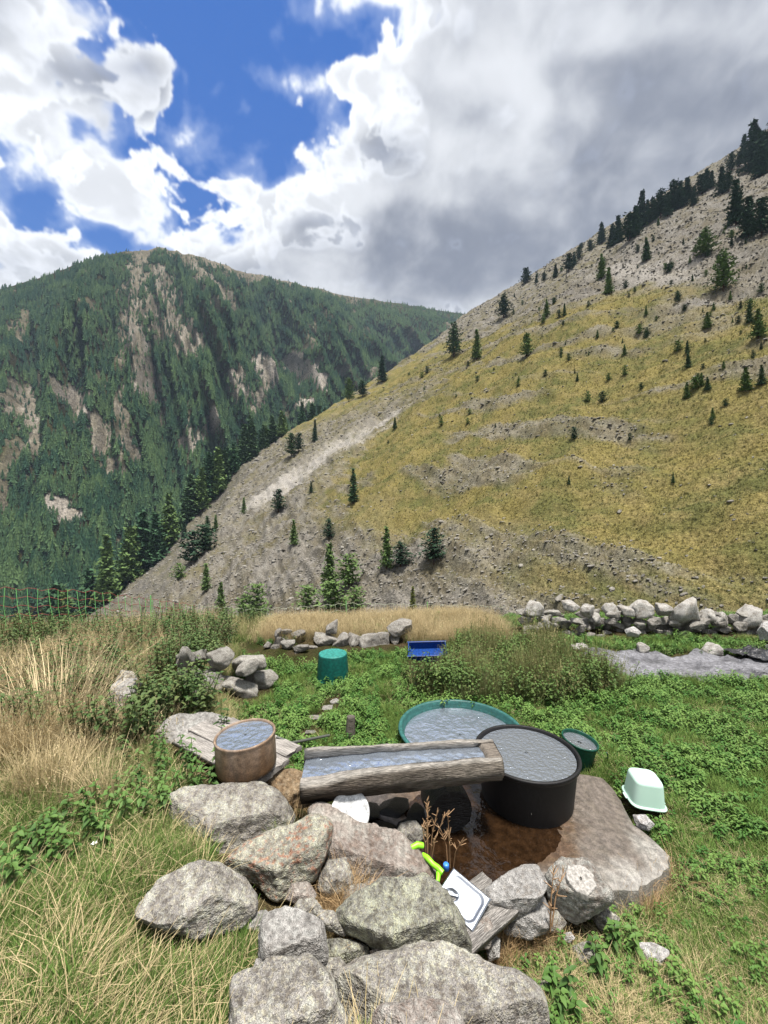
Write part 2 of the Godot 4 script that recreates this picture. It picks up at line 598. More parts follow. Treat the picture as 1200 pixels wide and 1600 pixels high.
func hill_st(x: float, d: float) -> Vector2:      # up the slope, along the slope
	return Vector2((0.59 * x + 0.45 * d) / 0.742, (0.45 * x - 0.59 * d) / 0.742)

func hill_gully(d: float) -> float:
	return -37.0 - 0.19 * (d - 60.0) + noise_a.get_noise_1d(d * 0.05) * 3.0

func hill_base(x: float, d: float) -> float:
	var y := CAM_Y + 0.45 * d + 0.59 * x - 28.0
	var over := maxf(hill_edge(d) - x, 0.0) * 0.9
	var far := maxf(d - hill_far(x), 0.0) * 1.0
	y -= maxf(over, far) + 0.25 * minf(over, far)
	# the lower gully on the left and the trench in front of it
	var st := hill_st(x, d)
	y -= 10.0 * smoothstep(1.0, 12.0, hill_gully(d) - x) * smoothstep(215.0, 150.0, d)
	# rounding of the upper spur
	y += 5.0 * exp(-pow((st.y + 60.0) / 26.0, 2.0)) * smoothstep(40.0, 110.0, st.x)
	return y

func hill_y(x: float, d: float) -> float:
	var y := hill_base(x, d)
	var st := hill_st(x, d)
	var rocky := hill_rock(x, d, st)
	y += noise_b.get_noise_2d(x * 0.035, d * 0.035) * 2.6
	y += noise_b.get_noise_2d(st.x * 0.20, st.y * 0.09) * 0.75
	# tilted strata: thin ribs
	var rib := noise_c.get_noise_2d(st.x * 0.33 + st.y * 0.10, st.y * 0.035 - st.x * 0.02)
	y += rib * (0.22 + 0.75 * rocky)
	y += noise_c.get_noise_2d(st.x * 0.9, st.y * 0.55) * (0.10 + 0.26 * rocky)
	return y

func hill_rock(_x: float, _d: float, st: Vector2) -> float:      # 0 grass, 1 scree and rock
	var up := 84.0 + maxf(0.0, -st.y - 20.0) * 0.58
	var low := 30.0 + maxf(0.0, -st.y - 46.0) * 0.36 - maxf(0.0, st.y + 24.0) * 0.25
	var n := noise_b.get_noise_2d(st.x * 0.035 + 9.0, st.y * 0.016) * 20.0 + noise_b.get_noise_2d(st.x * 0.16, st.y * 0.05 + 4.0) * 11.0
	var r := maxf(smoothstep(-10.0, 8.0, st.x - up + n), smoothstep(7.0, -4.0, st.x - low + n * 0.35))
	var streak := noise_b.get_noise_2d(st.x * 0.13 + st.y * 0.03 + 70.0, st.y * 0.022)
	r = maxf(r, smoothstep(0.06, 0.33, streak) * 0.7)
	r = maxf(r, smoothstep(-84.0, -96.0, st.y + n * 0.3) * smoothstep(110.0, 80.0, st.x) * 0.9)
	return clampf(r, 0.0, 1.0)

func hill_color(x: float, d: float) -> Color:
	var st := hill_st(x, d)
	var r := hill_rock(x, d, st)
	var n := noise_b.get_noise_2d(x * 0.11, d * 0.11)
	var n2 := noise_b.get_noise_2d(st.x * 0.55, st.y * 0.3)
	var ochre := mixc(Color(0.325, 0.285, 0.110), Color(0.195, 0.205, 0.082), 0.5 + n * 1.5)
	ochre = mixc(ochre, Color(0.35, 0.30, 0.135), 0.25 + n2 * 1.4)
	var scree := mixc(Color(0.37, 0.362, 0.34), Color(0.235, 0.225, 0.203), 0.5 + n2 * 1.6)
	scree = mixc(scree, Color(0.21, 0.19, 0.13), 0.20 + n * 1.3)
	var slab := exp(-pow((st.y + 111.0 - (st.x - 31.0) * 0.20 + n2 * 8.0 + n * 14.0) / 10.5, 2.0)) * smoothstep(30.0, 46.0, st.x + n * 12.0) * smoothstep(84.0, 66.0, st.x + n * 12.0)
	var slab2 := exp(-pow((st.y + 46.0 + n2 * 8.0 + (st.x - 118.0) * 0.9) / 6.0, 2.0)) * exp(-pow((st.x - 118.0) / 22.0, 2.0)) * 0.6
	scree = mixc(scree, Color(0.54, 0.53, 0.51), maxf(slab, slab2) * 1.4)
	scree = mixc(scree, Color(0.215, 0.212, 0.20) * (1.0 + n2 * 0.6), smoothstep(-1.0, 4.0, hill_gully(d) - x) * 0.8)  # shade on the slope left of the gully, painted into the scree colour
	var tint := smoothstep(-60.0, -85.0, st.y) * 0.35      # thin grass among the stones of the left flank
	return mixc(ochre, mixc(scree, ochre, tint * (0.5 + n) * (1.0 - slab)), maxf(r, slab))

func build_terrain():
	# terrace
	var mb := MB.new()
	var xs := []
	var x := -17.0
	while x < 18.0:
		xs.append(x)
		x += 0.07 + 0.012 * absf(x)
	var rows := 0
	var d := -3.5
	while d < 26.0:
		for xx in xs:
			var y := near_y(xx, d)
			var dry := dryness(xx, d)
			var n := noise_b.get_noise_2d(xx * 3.0, d * 3.0)
			var c := mixc(Color(0.05, 0.065, 0.022), Color(0.25, 0.195, 0.11), dry + n * 0.4)
			mb.vert(Vector3(xx, y, -d), mixc(c, Color(0.10, 0.075, 0.05), 0.3 + n * 0.9))
		rows += 1
		d += 0.06 + 0.012 * maxf(d, 0.0)
	mb.grid(rows, xs.size(), 0, false, false)
	struct("ground", mb.build(), M.ground)
	# hillside
	var hb := MB.new()
	var cols := 640
	rows = 0
	d = 13.0
	while d < 470.0:
		for k in cols:
			var u := lerpf(-1.12, 1.32, k / (cols - 1.0))
			var px := u * d
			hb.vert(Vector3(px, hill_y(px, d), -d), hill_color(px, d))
		rows += 1
		d *= 1.0082
	hb.grid(rows, cols, 0, false, false)
	struct("hillside", hb.build(), M.hill)
	build_mountain()

# the wooded mountain across the valley: a surface from the valley floor (t = 0) to the crest (t = 1)
const FOOT := [Vector3(-760, -75, 60), Vector3(-420, -70, 110), Vector3(-270, -66, 165), Vector3(-190, -55, 225), Vector3(-130, -40, 290), Vector3(-60, 0, 380), Vector3(40, 60, 480), Vector3(200, 120, 620), Vector3(420, 160, 800)]
const CREST := [Vector3(-980, 250, 380), Vector3(-690, 268, 545), Vector3(-500, 315, 560), Vector3(-350, 374, 580), Vector3(-283, 381, 605), Vector3(-215, 412, 710), Vector3(-90, 452, 845), Vector3(170, 520, 1060), Vector3(520, 540, 1250)]
var crest_curve := Curve3D.new()
var foot_curve := Curve3D.new()

func mountain_point(s: float, t: float) -> Vector3:
	var f := foot_curve.samplef(s * 8.0)
	var c := crest_curve.samplef(s * 8.0)
	var p := f.lerp(c, t)
	p.y = f.y + (c.y - f.y) * (t * 0.86 + 0.14 * t * t)
	var run := noise_b.get_noise_2d(s * 9.0, t * 0.8) * 70.0
	var ridge := noise_c.get_noise_2d(s * 13.0 + t * 1.3, t * 0.7 + 3.0)
	var amp := sin(PI * clampf(t, 0.0, 1.0)) * 0.9 + 0.1 * t
	var out := Vector3(c.x - f.x, 0, c.z - f.z).normalized()
	p -= out * (run * 0.9 + ridge * 62.0) * amp
	p.y += (noise_b.get_noise_2d(p.x * 0.02, p.z * 0.02) * 9.0 + noise_b.get_noise_2d(p.x * 0.08, p.z * 0.08) * 3.5) * minf(1.0, (1.0 - t) * 5.0 + 0.12)
	return Vector3(p.x, p.y, p.z)

const GULLIES := [   # bare runs on the mountain face, as seen: [x0, y0, x1, y1, half width, how pale]
	[222, 402, 206, 470, 14, 0.15], [206, 470, 214, 560, 20, 0.3], [214, 560, 240, 618, 20, 0.45], [246, 420, 268, 490, 18, 0.12], [268, 490, 302, 548, 20, 0.25], [232, 455, 262, 530, 16, 0.15], [290, 400, 350, 470, 10, 0.05],
	[330, 432, 372, 478, 7, 0.05], [40, 615, 62, 700, 11, 0.3], [98, 604, 140, 662, 10, 0.65], [140, 662, 172, 705, 12, 0.5], [182, 622, 212, 724, 8, 0.1],
	[404, 566, 428, 590, 12, 1.0], [440, 566, 488, 582, 15, 1.0], [488, 582, 512, 612, 9, 1.0], [366, 584, 386, 622, 12, 0.7], [330, 640, 340, 672, 9, 0.9], [288, 694, 306, 686, 10, 0.8], [466, 632, 492, 618, 10, 1.0], [76, 790, 122, 804, 11, 1.0], [396, 640, 420, 600, 7, 0.4],
	[150, 690, 200, 740, 8, 0.15],
]
var gullies := []

func place_gullies():
	var tab := []
	for r in 90:
		for k in 220:
			var p := mountain_point(k / 219.0, r / 89.0)
			tab.append([Vector2(600.0 + p.x / -p.z * FOCAL, 800.0 - (p.y - CAM_Y) / -p.z * FOCAL) if p.z < -20.0 else Vector2(-9999, 0), k / 219.0, r / 89.0])
	var find := func(x: float, y: float) -> Vector2:
		var best := 1e12
		var got := Vector2()
		for e in tab:
			var q: float = (e[0] as Vector2).distance_squared_to(Vector2(x, y))
			if q < best:
				best = q
				got = Vector2(e[1], e[2])
		return got
	for g in GULLIES:
		var a: Vector2 = find.call(g[0], g[1])
		var b: Vector2 = find.call(g[2], g[3])
		var c: Vector2 = find.call((g[0] + g[2]) * 0.5 + g[4] * 2.0, (g[1] + g[3]) * 0.5)
		var m: Vector2 = find.call((g[0] + g[2]) * 0.5 - g[4] * 2.0, (g[1] + g[3]) * 0.5)
		gullies.append([a.x, a.y, b.x, b.y, maxf(0.005, absf(c.x - m.x) * 0.25), g[5]])

func mountain_bare(s: float, t: float) -> Vector2:      # how bare, how pale
	var n := noise_b.get_noise_2d(s * 42.0, t * 16.0)
	var bare := smoothstep(0.93, 0.985, t + n * 0.06) * smoothstep(0.30, 0.42, s) * smoothstep(0.86, 0.72, s)
	var pale := 0.0
	for g in gullies:
		var a := Vector2(g[0], g[1] * 0.35)
		var b := Vector2(g[2], g[3] * 0.35)
		var p := Vector2(s, t * 0.35)
		var k := clampf((p - a).dot(b - a) / (b - a).length_squared(), 0.0, 1.0)
		var q: float = p.distance_to(a.lerp(b, k)) / (g[4] * (0.7 + 0.6 * sin(PI * k)))
		var w := smoothstep(1.5, 0.35, q + n * 1.2)
		if w > bare:
			bare = w
			pale = g[5]
	bare = maxf(bare, smoothstep(0.26, 0.46, noise_b.get_noise_2d(s * 26.0 + 5.0, t * 5.0 + 2.0)) * 0.8)
	return Vector2(bare, pale)

func build_mountain():
	for p in FOOT:
		foot_curve.add_point(Vector3(p.x, p.y, -p.z))
	for p in CREST:
		crest_curve.add_point(Vector3(p.x, p.y, -p.z))
	for cv in [foot_curve, crest_curve]:
		for k in cv.point_count:
			var a: Vector3 = cv.get_point_position(maxi(k - 1, 0))
			var b: Vector3 = cv.get_point_position(mini(k + 1, cv.point_count - 1))
			cv.set_point_in(k, (a - b) * 0.16)
			cv.set_point_out(k, (b - a) * 0.16)
	place_gullies()
	var mb := MB.new()
	var cols := 460
	var rows := 210
	for r in rows:
		for k in cols:
			var s := k / (cols - 1.0)
			var t := r / (rows - 18.0)
			var p := mountain_point(s, minf(t, 1.0))
			if t > 1.0:
				p += Vector3(-0.1, -0.55, -1.0) * (t - 1.0) * 900.0
			var bp := mountain_bare(s, t)
			var n := noise_b.get_noise_2d(p.x * 0.05, p.z * 0.05 + p.y * 0.04)
			var c := mixc(Color(0.055, 0.060, 0.028), Color(0.085, 0.080, 0.04), 0.5 + n)
			var bare := mixc(Color(0.30, 0.285, 0.235), Color(0.20, 0.195, 0.14), 0.5 + n * 1.4)
			bare = mixc(bare, Color(0.52, 0.50, 0.47), bp.y * 0.8 + (n * 1.2 if bp.y > 0.05 else 0.0))
			mb.vert(p, mixc(c, bare, bp.x))
	mb.grid(rows, cols, 0, false, false)
	struct("mountain", mb.build(), M.mountain)
	# valley floor behind the hillside
	var vb := MB.new()
	for r in 30:
		for k in 40:
			var vx := lerpf(-800, 500, k / 39.0)
			var vz := lerpf(40, 900, r / 29.0)
			vb.vert(Vector3(vx, -84.0 + noise_b.get_noise_2d(vx * 0.01, vz * 0.01) * 8.0, -vz), Color(0.05, 0.06, 0.03))
	vb.grid(30, 40, 0, false, false)
	struct("valley_floor", vb.build(), M.mountain)

# ------------------------------------------------------------------ trees
func conifer_crown(sd: int, h: float, spread: float, levels: int, kind: String) -> ArrayMesh:
	var r := RandomNumberGenerator.new()
	r.seed = sd
	var mb := MB.new()
	for l in levels:
		var f := (l + 0.5) / levels
		var y := h * (0.10 + 0.90 * f) if kind != "pine" else h * (0.16 + 0.84 * f)
		var reach := spread * (pow(1.0 - f, 0.85) if kind != "pine" else sqrt(maxf(0.0, 1.0 - pow(f * 1.06 - 0.12, 2.0) * 1.0)) * (1.0 - 0.35 * f)) + spread * 0.05
		if kind == "shrub":
			reach = spread * sqrt(1.0 - f * f * 0.9)
		var n := 5 + int(5.0 * (1.0 - f)) + (r.randi() % 2)
		var off := r.randf() * TAU
		for b in n:
			var a := off + TAU * (b + r.randf_range(-0.3, 0.3)) / n
			var len := reach * r.randf_range(0.55, 1.12)
			var droop := -0.22 if kind == "larch" else (0.12 if kind == "pine" else -0.30)
			if kind == "shrub":
				droop = 0.35
			var dirv := Vector3(cos(a), droop + r.randf_range(-0.12, 0.12), sin(a))
			var steps := 2 + int(3.6 * len / maxf(spread, 0.01))
			var tone := r.randf_range(0.75, 1.3)
			for q in steps:
				var w := (q + 0.6) / steps
				var p := Vector3(0, y, 0) + dirv * len * w
				p.y += r.randf_range(-0.03, 0.03) * h
				var sz := h * r.randf_range(0.026, 0.052) * (1.15 - 0.35 * w) * (1.5 if kind == "shrub" else 1.0)
				for e in 3:
					var ax := Vector3(r.randf_range(-1, 1), r.randf_range(-0.5, 0.6), r.randf_range(-1, 1)).normalized()
					var bx := ax.cross(Vector3(r.randf_range(-1, 1), 1, r.randf_range(-1, 1))).normalized()
					var g := tone * r.randf_range(0.8, 1.2)
					var c := Color(g, g, g)
					var o := p + Vector3(r.randf_range(-1, 1), r.randf_range(-0.6, 0.6), r.randf_range(-1, 1)) * sz * 0.9
					mb.tri(mb.vert(o + ax * sz * 1.5, c), mb.vert(o - ax * sz * 0.7 + bx * sz * 0.55, c), mb.vert(o - ax * sz * 0.7 - bx * sz * 0.55, c))
	return mb.build()

func trunk_mesh(h: float, r0: float) -> ArrayMesh:
	var mb := MB.new()
	mb.tube([Vector3(0, -0.03 * h, 0), Vector3(0.01 * h, h * 0.4, 0), Vector3(0, h * 0.93, 0.005 * h)], [r0, r0 * 0.6, r0 * 0.12], 6)
	return mb.build()

var tree_meshes := {}

func tree(kind: String, pos: Vector3, h: float, wide: float, label: String, category: String, group: String, tint: Color, bare_trunk := 0.0) -> Node3D:
	var called := {"pine": "pine_tree", "larch": "larch_tree", "spruce": "spruce_tree", "shrub": "shrub"}[kind] as String
	var o := thing(called, label, category, pos, group)
	o.rotation.y = rng.randf() * TAU
	o.scale = Vector3(h * wide, h, h * wide)
	var pick := rng.randi() % 4
	var key := kind + str(pick)
	if not tree_meshes.has(key):
		var spec = {"pine": [0.34, 11], "larch": [0.25, 16], "spruce": [0.245, 15], "shrub": [0.48, 6]}[kind]
		tree_meshes[key] = conifer_crown(100 + pick * 7 + kind.length() * 31, 1.0, spec[0], spec[1], kind)
	var mkey := "needle" + tint.to_html()
	if not M.has(mkey):
		var m := surf(tint.linear_to_srgb(), 0.85, {"spec": 0.15, "back": 0.12})
		M[mkey] = m
	mi("crown", tree_meshes[key], M[mkey], o, Vector3(0, bare_trunk, 0))
	if kind != "shrub":
		if not tree_meshes.has("trunk"):
			tree_meshes.trunk = trunk_mesh(1.0, 0.022)
		mi("trunk", tree_meshes.trunk, M.bark, o)
	return o

func hill_hit(px: float, py: float) -> Vector3:
	var r := ray(px, py)
	var d := 14.0
	while d < 420.0:
		if CAM_Y + r.y * d < hill_y(r.x * d, d):
			var lo := d / 1.01
			var hi := d
			for k in 12:
				var m := (lo + hi) * 0.5
				if CAM_Y + r.y * m < hill_y(r.x * m, m):
					hi = m
				else:
					lo = m
			return Vector3(r.x * hi, hill_y(r.x * hi, hi), -hi)
		d *= 1.01
	return Vector3.INF

const LARCH := Color(0.105, 0.165, 0.055)
const PINE := Color(0.060, 0.105, 0.050)
const DARK := Color(0.036, 0.068, 0.040)
const SPRUCE := Color(0.048, 0.100, 0.050)
const YELLOW := Color(0.13, 0.145, 0.045)

func build_trees():
	# trees on the hillside that stand out, each by its foot, height and habit
	for e in [
		[709, 558, 54, 1.0, "pine", PINE, "dark pine, left of the pair on the grassy brow below the grey sky"],
		[745, 562, 48, 0.9, "larch", LARCH, "green conifer, right of the pair on the grassy brow"],
		[823, 560, 40, 0.95, "pine", LARCH, "slim open conifer alone on the ochre slope right of the brow pair"],
		[787, 497, 38, 1.1, "pine", DARK, "rounded dark pine near the lower end of the skyline ridge"],
		[822, 444, 26, 1.3, "pine", DARK, "wind-shaped pine at the lowest end of the skyline row"],
		[854, 495, 28, 0.9, "larch", LARCH, "small green conifer below the lowest skyline pines"],
		[882, 494, 20, 0.9, "spruce", PINE, "little dark conifer right of the small green one below the skyline"],
		[1130, 456, 66, 1.0, "pine", LARCH, "tall open pine with a bare trunk on the upper right scree"],
		[1102, 402, 46, 1.2, "pine", LARCH, "broad light green conifer above the tall open pine"],
		[1010, 408, 36, 1.0, "larch", PINE, "conical conifer on grey scree below the skyline row"],
		[940, 436, 40, 0.9, "larch", LARCH, "left of two touching conifers on the grey upper scree"],
		[951, 460, 42, 0.9, "larch", LARCH, "right and lower of two touching conifers on the grey upper scree"],
		[552, 787, 56, 0.85, "larch", PINE, "slender conifer standing alone right of the pale rock slab"],
		[435, 800, 36, 1.3, "pine", DARK, "wide dark pine on the lower end of the pale rock slab"],
		[492, 690, 34, 0.8, "spruce", DARK, "dark pointed conifer at the upper left edge of the pale slab"],
		[617, 670, 18, 1.1, "spruce", PINE, "small dark conifer at the upper end of the pale slab"],
		[597, 597, 42, 1.0, "spruce", DARK, "tallest dark conifer of the three on the left shoulder of the hill"],
		[545, 610, 38, 1.0, "pine", LARCH, "leftmost conifer of the three on the left shoulder of the hill"],
		[566, 602, 26, 1.3, "pine", DARK, "low dark pine between the two conifers on the left shoulder"],
		[459, 852, 40, 0.9, "larch", LARCH, "thin light green sapling on the lower left slope"],
		[514, 844, 34, 1.1, "pine", DARK, "small dark conifer right of the thin sapling on the lower slope"],
		[604, 888, 66, 0.85, "larch", LARCH, "tall green larch beside a low dark pine on the lower slope"],
		[626, 886, 40, 1.6, "pine", DARK, "low dark pine leaning against the tall green larch"],
		[678, 880, 56, 1.35, "pine", DARK, "spreading dark pine alone on the golden lower slope"],
		[515, 930, 82, 0.9, "larch", LARCH, "larch rising out of the bushes at the foot of the slope"],
		[322, 924, 44, 1.0, "larch", LARCH, "green young larch on the tan scree behind the netting"],
		[345, 965, 56, 0.9, "larch", LARCH, "bright young larch just behind the netting at the left"],
		[645, 962, 46, 0.75, "larch", YELLOW, "yellowish young larch behind the blue crate"],
		[1073, 623, 26, 1.0, "larch", LARCH, "lone green sapling above the golden meadow at the right"],
		[1075, 576, 26, 1.0, "larch", PINE, "sapling straight above the lone one over the meadow"],
		[1165, 612, 38, 1.2, "larch", LARCH, "bushy larch, biggest of the group at the right edge"],
		[1190, 602, 32, 1.0, "larch", PINE, "darker larch right of the bushy one at the right edge"],
		[1096, 604, 22, 1.0, "larch", LARCH, "small sapling between the lone sapling and the bushy larch"],
		[1185, 528, 46, 1.1, "larch", LARCH, "larch at the right edge above the bushy larch group"],
		[1171, 505, 30, 1.0, "larch", PINE, "upper larch of the cluster at the right edge"],
		[1105, 514, 26, 1.3, "larch", LARCH, "low bushy larch left of the right-edge cluster"],
		[1074, 552, 20, 1.0, "larch", PINE, "tiny conifer left of the right-edge cluster"],
		[1150, 352, 72, 1.0, "spruce", DARK, "tallest dark spruce of the clump under the upper right skyline"],
		[1170, 372, 66, 1.1, "spruce", DARK, "dark spruce in front in the clump under the upper right skyline"],
		[1190, 370, 62, 1.1, "pine", DARK, "dark pine at the right of the clump under the upper right skyline"],
		[430, 692, 28, 1.0, "spruce", DARK, "dark conifer left of the bushy gully pines on the left shoulder"],
		[455, 714, 38, 1.1, "pine", PINE, "bushy pine, taller of two in the gully of the left shoulder"],
		[467, 706, 30, 1.1, "pine", DARK, "bushy pine, shorter of two in the gully of the left shoulder"],
		[381, 803, 26, 0.9, "larch", LARCH, "lone sapling on the pale rock left of the wide dark pine"],
		[324, 852, 46, 0.9, "spruce", PINE, "dark spruce at the top of the bushes in the scree gully"],
		[288, 842, 28, 1.1, "spruce", DARK, "small dark conifer above the scree at the forest edge"],
		[486, 770, 18, 1.0, "spruce", DARK, "small dark conifer beside the foot of the pale slab"],
		[337, 832, 28, 0.9, "larch", LARCH, "small conifer right of the dark spruce in the scree gully"],
	]:
		var p := hill_hit(e[0], e[1])
		if p == Vector3.INF:
			p = hill_hit(e[0], e[1] + 18)
		if p == Vector3.INF:
			continue
		var h: float = e[2] / FOCAL * -p.z
		tree(e[4], p - Vector3(0, h * 0.02, 0), h, e[3], e[6], "tree", "", e[5], 0.0)
	# bushes at the foot of the slope and in the gully
	for e in [[480, 955, 36, "left bush of the row behind the netting"], [520, 962, 48, "middle bush of the row behind the netting"], [555, 955, 34, "right bush of the row behind the netting"], [545, 915, 44, "greyish bush right of the larch at the slope foot"],
		[300, 880, 44, "lower dark bush in the scree gully"], [318, 862, 38, "upper dark bush in the scree gully"], [400, 962, 44, "olive bush behind the straw edge of the terrace"], [280, 905, 22, "little bush at the foot of the scree gully"], [380, 968, 30, "small olive bush left of the olive one behind the straw"]]:
		var p := hill_hit(e[0], e[1])
		if p == Vector3.INF:
			continue
		var h: float = e[2] / FOCAL * -p.z
		tree("shrub", p - Vector3(0, h * 0.1, 0), h * 1.2, 1.15, e[3], "bush", "", LARCH if e[1] > 900 else DARK)
	# the row of conifers along the skyline
	for e in [[838, 438, 14], [850, 436, 15], [868, 430, 20], [889, 420, 30], [897, 412, 24], [905, 402, 20], [922, 390, 20], [940, 376, 30], [957, 382, 36], [966, 378, 44], [984, 372, 40], [993, 366, 46], [1003, 352, 52], [1012, 346, 36], [1020, 342, 36], [1032, 336, 40], [1043, 334, 34],
		[1052, 324, 42], [1063, 322, 40], [1074, 312, 36], [1084, 316, 30], [1096, 300, 28], [1104, 292, 34], [1112, 290, 26], [1128, 300, 40], [1138, 296, 30], [1143, 262, 30], [1156, 256, 24], [1163, 250, 40], [1178, 262, 70], [1190, 272, 66], [1196, 260, 60], [1184, 240, 40], [1212, 250, 70], [1226, 246, 62]]:
		var p := hill_hit(e[0], e[1] + 4)
		if p == Vector3.INF:
			p = hill_hit(e[0], e[1] + 12)
		if p == Vector3.INF:
			p = hill_hit(e[0], e[1] + 26)
		if p == Vector3.INF:
			continue
		var h: float = e[2] * rng.randf_range(0.95, 1.15) / FOCAL * -p.z
		tree("spruce" if rng.randf() < 0.6 else "pine", p - Vector3(0, h * 0.04, 0), h, rng.randf_range(0.9, 1.3), "dark conifer in the row along the skyline ridge at the upper right", "tree", "conifers along the skyline ridge", DARK)
	# shrubs dotted over the slope
	var tries := 0
	var made := 0
	while made < 118 and tries < 3000:
		tries += 1
		var px := rng.randf_range(560, 1198)
		var py := rng.randf_range(330, 760)
		var keep := smoothstep(720, 470, py) * smoothstep(560, 760, px) + 0.04
		if rng.randf() > keep:
			continue
		var p := hill_hit(px, py)
		if p == Vector3.INF or -p.z > 300.0:
			continue
		made += 1
		var h := (rng.randf_range(0.6, 2.0)) * (0.55 + -p.z * 0.006)
		tree("shrub" if rng.randf() < 0.65 else "larch", p - Vector3(0, h * 0.08, 0), h, rng.randf_range(0.75, 1.1), "small dark evergreen shrub dotted on the steep right-hand slope", "shrub", "shrubs dotted over the right-hand slope", [PINE, DARK, LARCH][rng.randi() % 3])
	# the edge of the forest below the scree
	made = 0
	tries = 0
	while made < 140 and tries < 6000:
		tries += 1
		var d := rng.randf_range(122, 262)
		var off := pow(rng.randf(), 1.3) * 52.0 - 3.0
		var x := hill_edge(d) + 3.0 - off
		if x / d < -1.05:
			continue
		made += 1
		var h := rng.randf_range(15, 24) * (0.8 if d > 220 else 1.0)
		var larch := rng.randf() < 0.4
		tree("larch" if larch else "spruce", Vector3(x, hill_y(x, d) - 0.4, -d), h, rng.randf_range(0.85, 1.2),
			"tall conifer on the near edge of the forest, below the scree at left", "tree", "conifers at the forest edge below the scree", [LARCH, SPRUCE, LARCH][rng.randi() % 3] if larch else [SPRUCE, PINE, SPRUCE][rng.randi() % 3])
	# the forest on the mountain: one mass
	var simple := []
	for v in 3:
		var mb := MB.new()
		var r := RandomNumberGenerator.new()
		r.seed = 50 + v
		for l in 6:
			var y0 := 0.08 + l * 0.155
			var rad := 0.19 * (1.0 - l / 6.6) * r.randf_range(0.9, 1.1)
			var top := Vector3(0, minf(y0 + 0.30, 1.0), 0)
			var k := 7
			var o := r.randf() * TAU
			for s in k:
				var a0 := o + TAU * s / k
				var a1 := o + TAU * (s + 0.62) / k
				var q := r.randf_range(0.75, 1.2)
				var g := r.randf_range(0.75, 1.25)
				var c := Color(g, g, g)
				mb.tri(mb.vert(top, c), mb.vert(Vector3(cos(a0) * rad * q, y0 + r.randf_range(-0.03, 0.03), sin(a0) * rad * q), c), mb.vert(Vector3(cos(a1) * rad * q, y0 + r.randf_range(-0.03, 0.03), sin(a1) * rad * q), c))
		simple.append(mb.build())
	var items := [[], [], []]
	for k in 64000:
		var s := rng.randf_range(0.09, 0.93)
		var t := rng.randf_range(0.0, 1.0)
		var bp := mountain_bare(s, t)
		if rng.randf() < bp.x * 0.86:
			continue
		if t > 0.985 and rng.randf() < 0.6:
			continue
		var p := mountain_point(s, t)
		var hh := rng.randf_range(5.5, 10.5) * (1.0 - 0.25 * smoothstep(0.85, 1.0, t)) * (1.0 - 0.4 * bp.x)
		if -p.z > 620:
			hh *= 1.15
		var w := hh * rng.randf_range(1.05, 1.55)
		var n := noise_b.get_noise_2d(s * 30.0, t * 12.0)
		var c := mixc(Color(0.028, 0.066, 0.038), Color(0.092, 0.150, 0.060), 0.36 + n * 1.0 + rng.randf_range(-0.4, 0.4) + 0.45 * smoothstep(0.66, 0.85, s))  # sunlight on the far ridge is painted in as lighter trees
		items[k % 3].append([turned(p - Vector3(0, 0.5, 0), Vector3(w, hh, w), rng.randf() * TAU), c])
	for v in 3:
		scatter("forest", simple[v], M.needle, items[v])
	# the wood on the valley side of the hill, below its forest edge
	var low := []
	for k in 2600:
		var d := rng.randf_range(95, 330)
		var x := hill_edge(d) - 14.0 - rng.randf() * 130.0
		var y := hill_y(x, d)
		if y < -86.0:
			continue
		var hh := rng.randf_range(13, 22)
		var w := hh * rng.randf_range(1.0, 1.35)
		low.append([turned(Vector3(x, y - 0.5, -d), Vector3(w, hh, w), rng.randf() * TAU), mixc(Color(0.028, 0.062, 0.036), Color(0.085, 0.135, 0.05), rng.randf() * rng.randf())])
	scatter("forest", simple[0], M.needle, low)

# ------------------------------------------------------------------ stones
func ico(level: int) -> Array:
	if ico_cache.has(level):
		return ico_cache[level]
	var v := PackedVector3Array()
	var f := PackedInt32Array()
	if level == 0:
		var g := (1.0 + sqrt(5.0)) / 2.0
		for p in [[-1, g, 0], [1, g, 0], [-1, -g, 0], [1, -g, 0], [0, -1, g], [0, 1, g], [0, -1, -g], [0, 1, -g], [g, 0, -1], [g, 0, 1], [-g, 0, -1], [-g, 0, 1]]:
			v.append(Vector3(p[0], p[1], p[2]).normalized())
		for t in [[0, 11, 5], [0, 5, 1], [0, 1, 7], [0, 7, 10], [0, 10, 11], [1, 5, 9], [5, 11, 4], [11, 10, 2], [10, 7, 6], [7, 1, 8], [3, 9, 4], [3, 4, 2], [3, 2, 6], [3, 6, 8], [3, 8, 9], [4, 9, 5], [2, 4, 11], [6, 2, 10], [8, 6, 7], [9, 8, 1]]:
			f.append_array(PackedInt32Array([t[0], t[2], t[1]]))
	else:
		var below := ico(level - 1)
		v = below[0].duplicate()
		var old: PackedInt32Array = below[1]
		var mids := {}
		for t in range(0, old.size(), 3):
			var m := []
			for e in 3:
				var a := old[t + e]
				var b := old[t + (e + 1) % 3]
				var key := mini(a, b) * 200000 + maxi(a, b)
				if not mids.has(key):
					mids[key] = v.size()
					v.append(((v[a] + v[b]) * 0.5).normalized())
				m.append(mids[key])
			f.append_array(PackedInt32Array([old[t], m[0], m[2], old[t + 1], m[1], m[0], old[t + 2], m[2], m[1], m[0], m[1], m[2]]))
	ico_cache[level] = [v, f]
	return ico_cache[level]

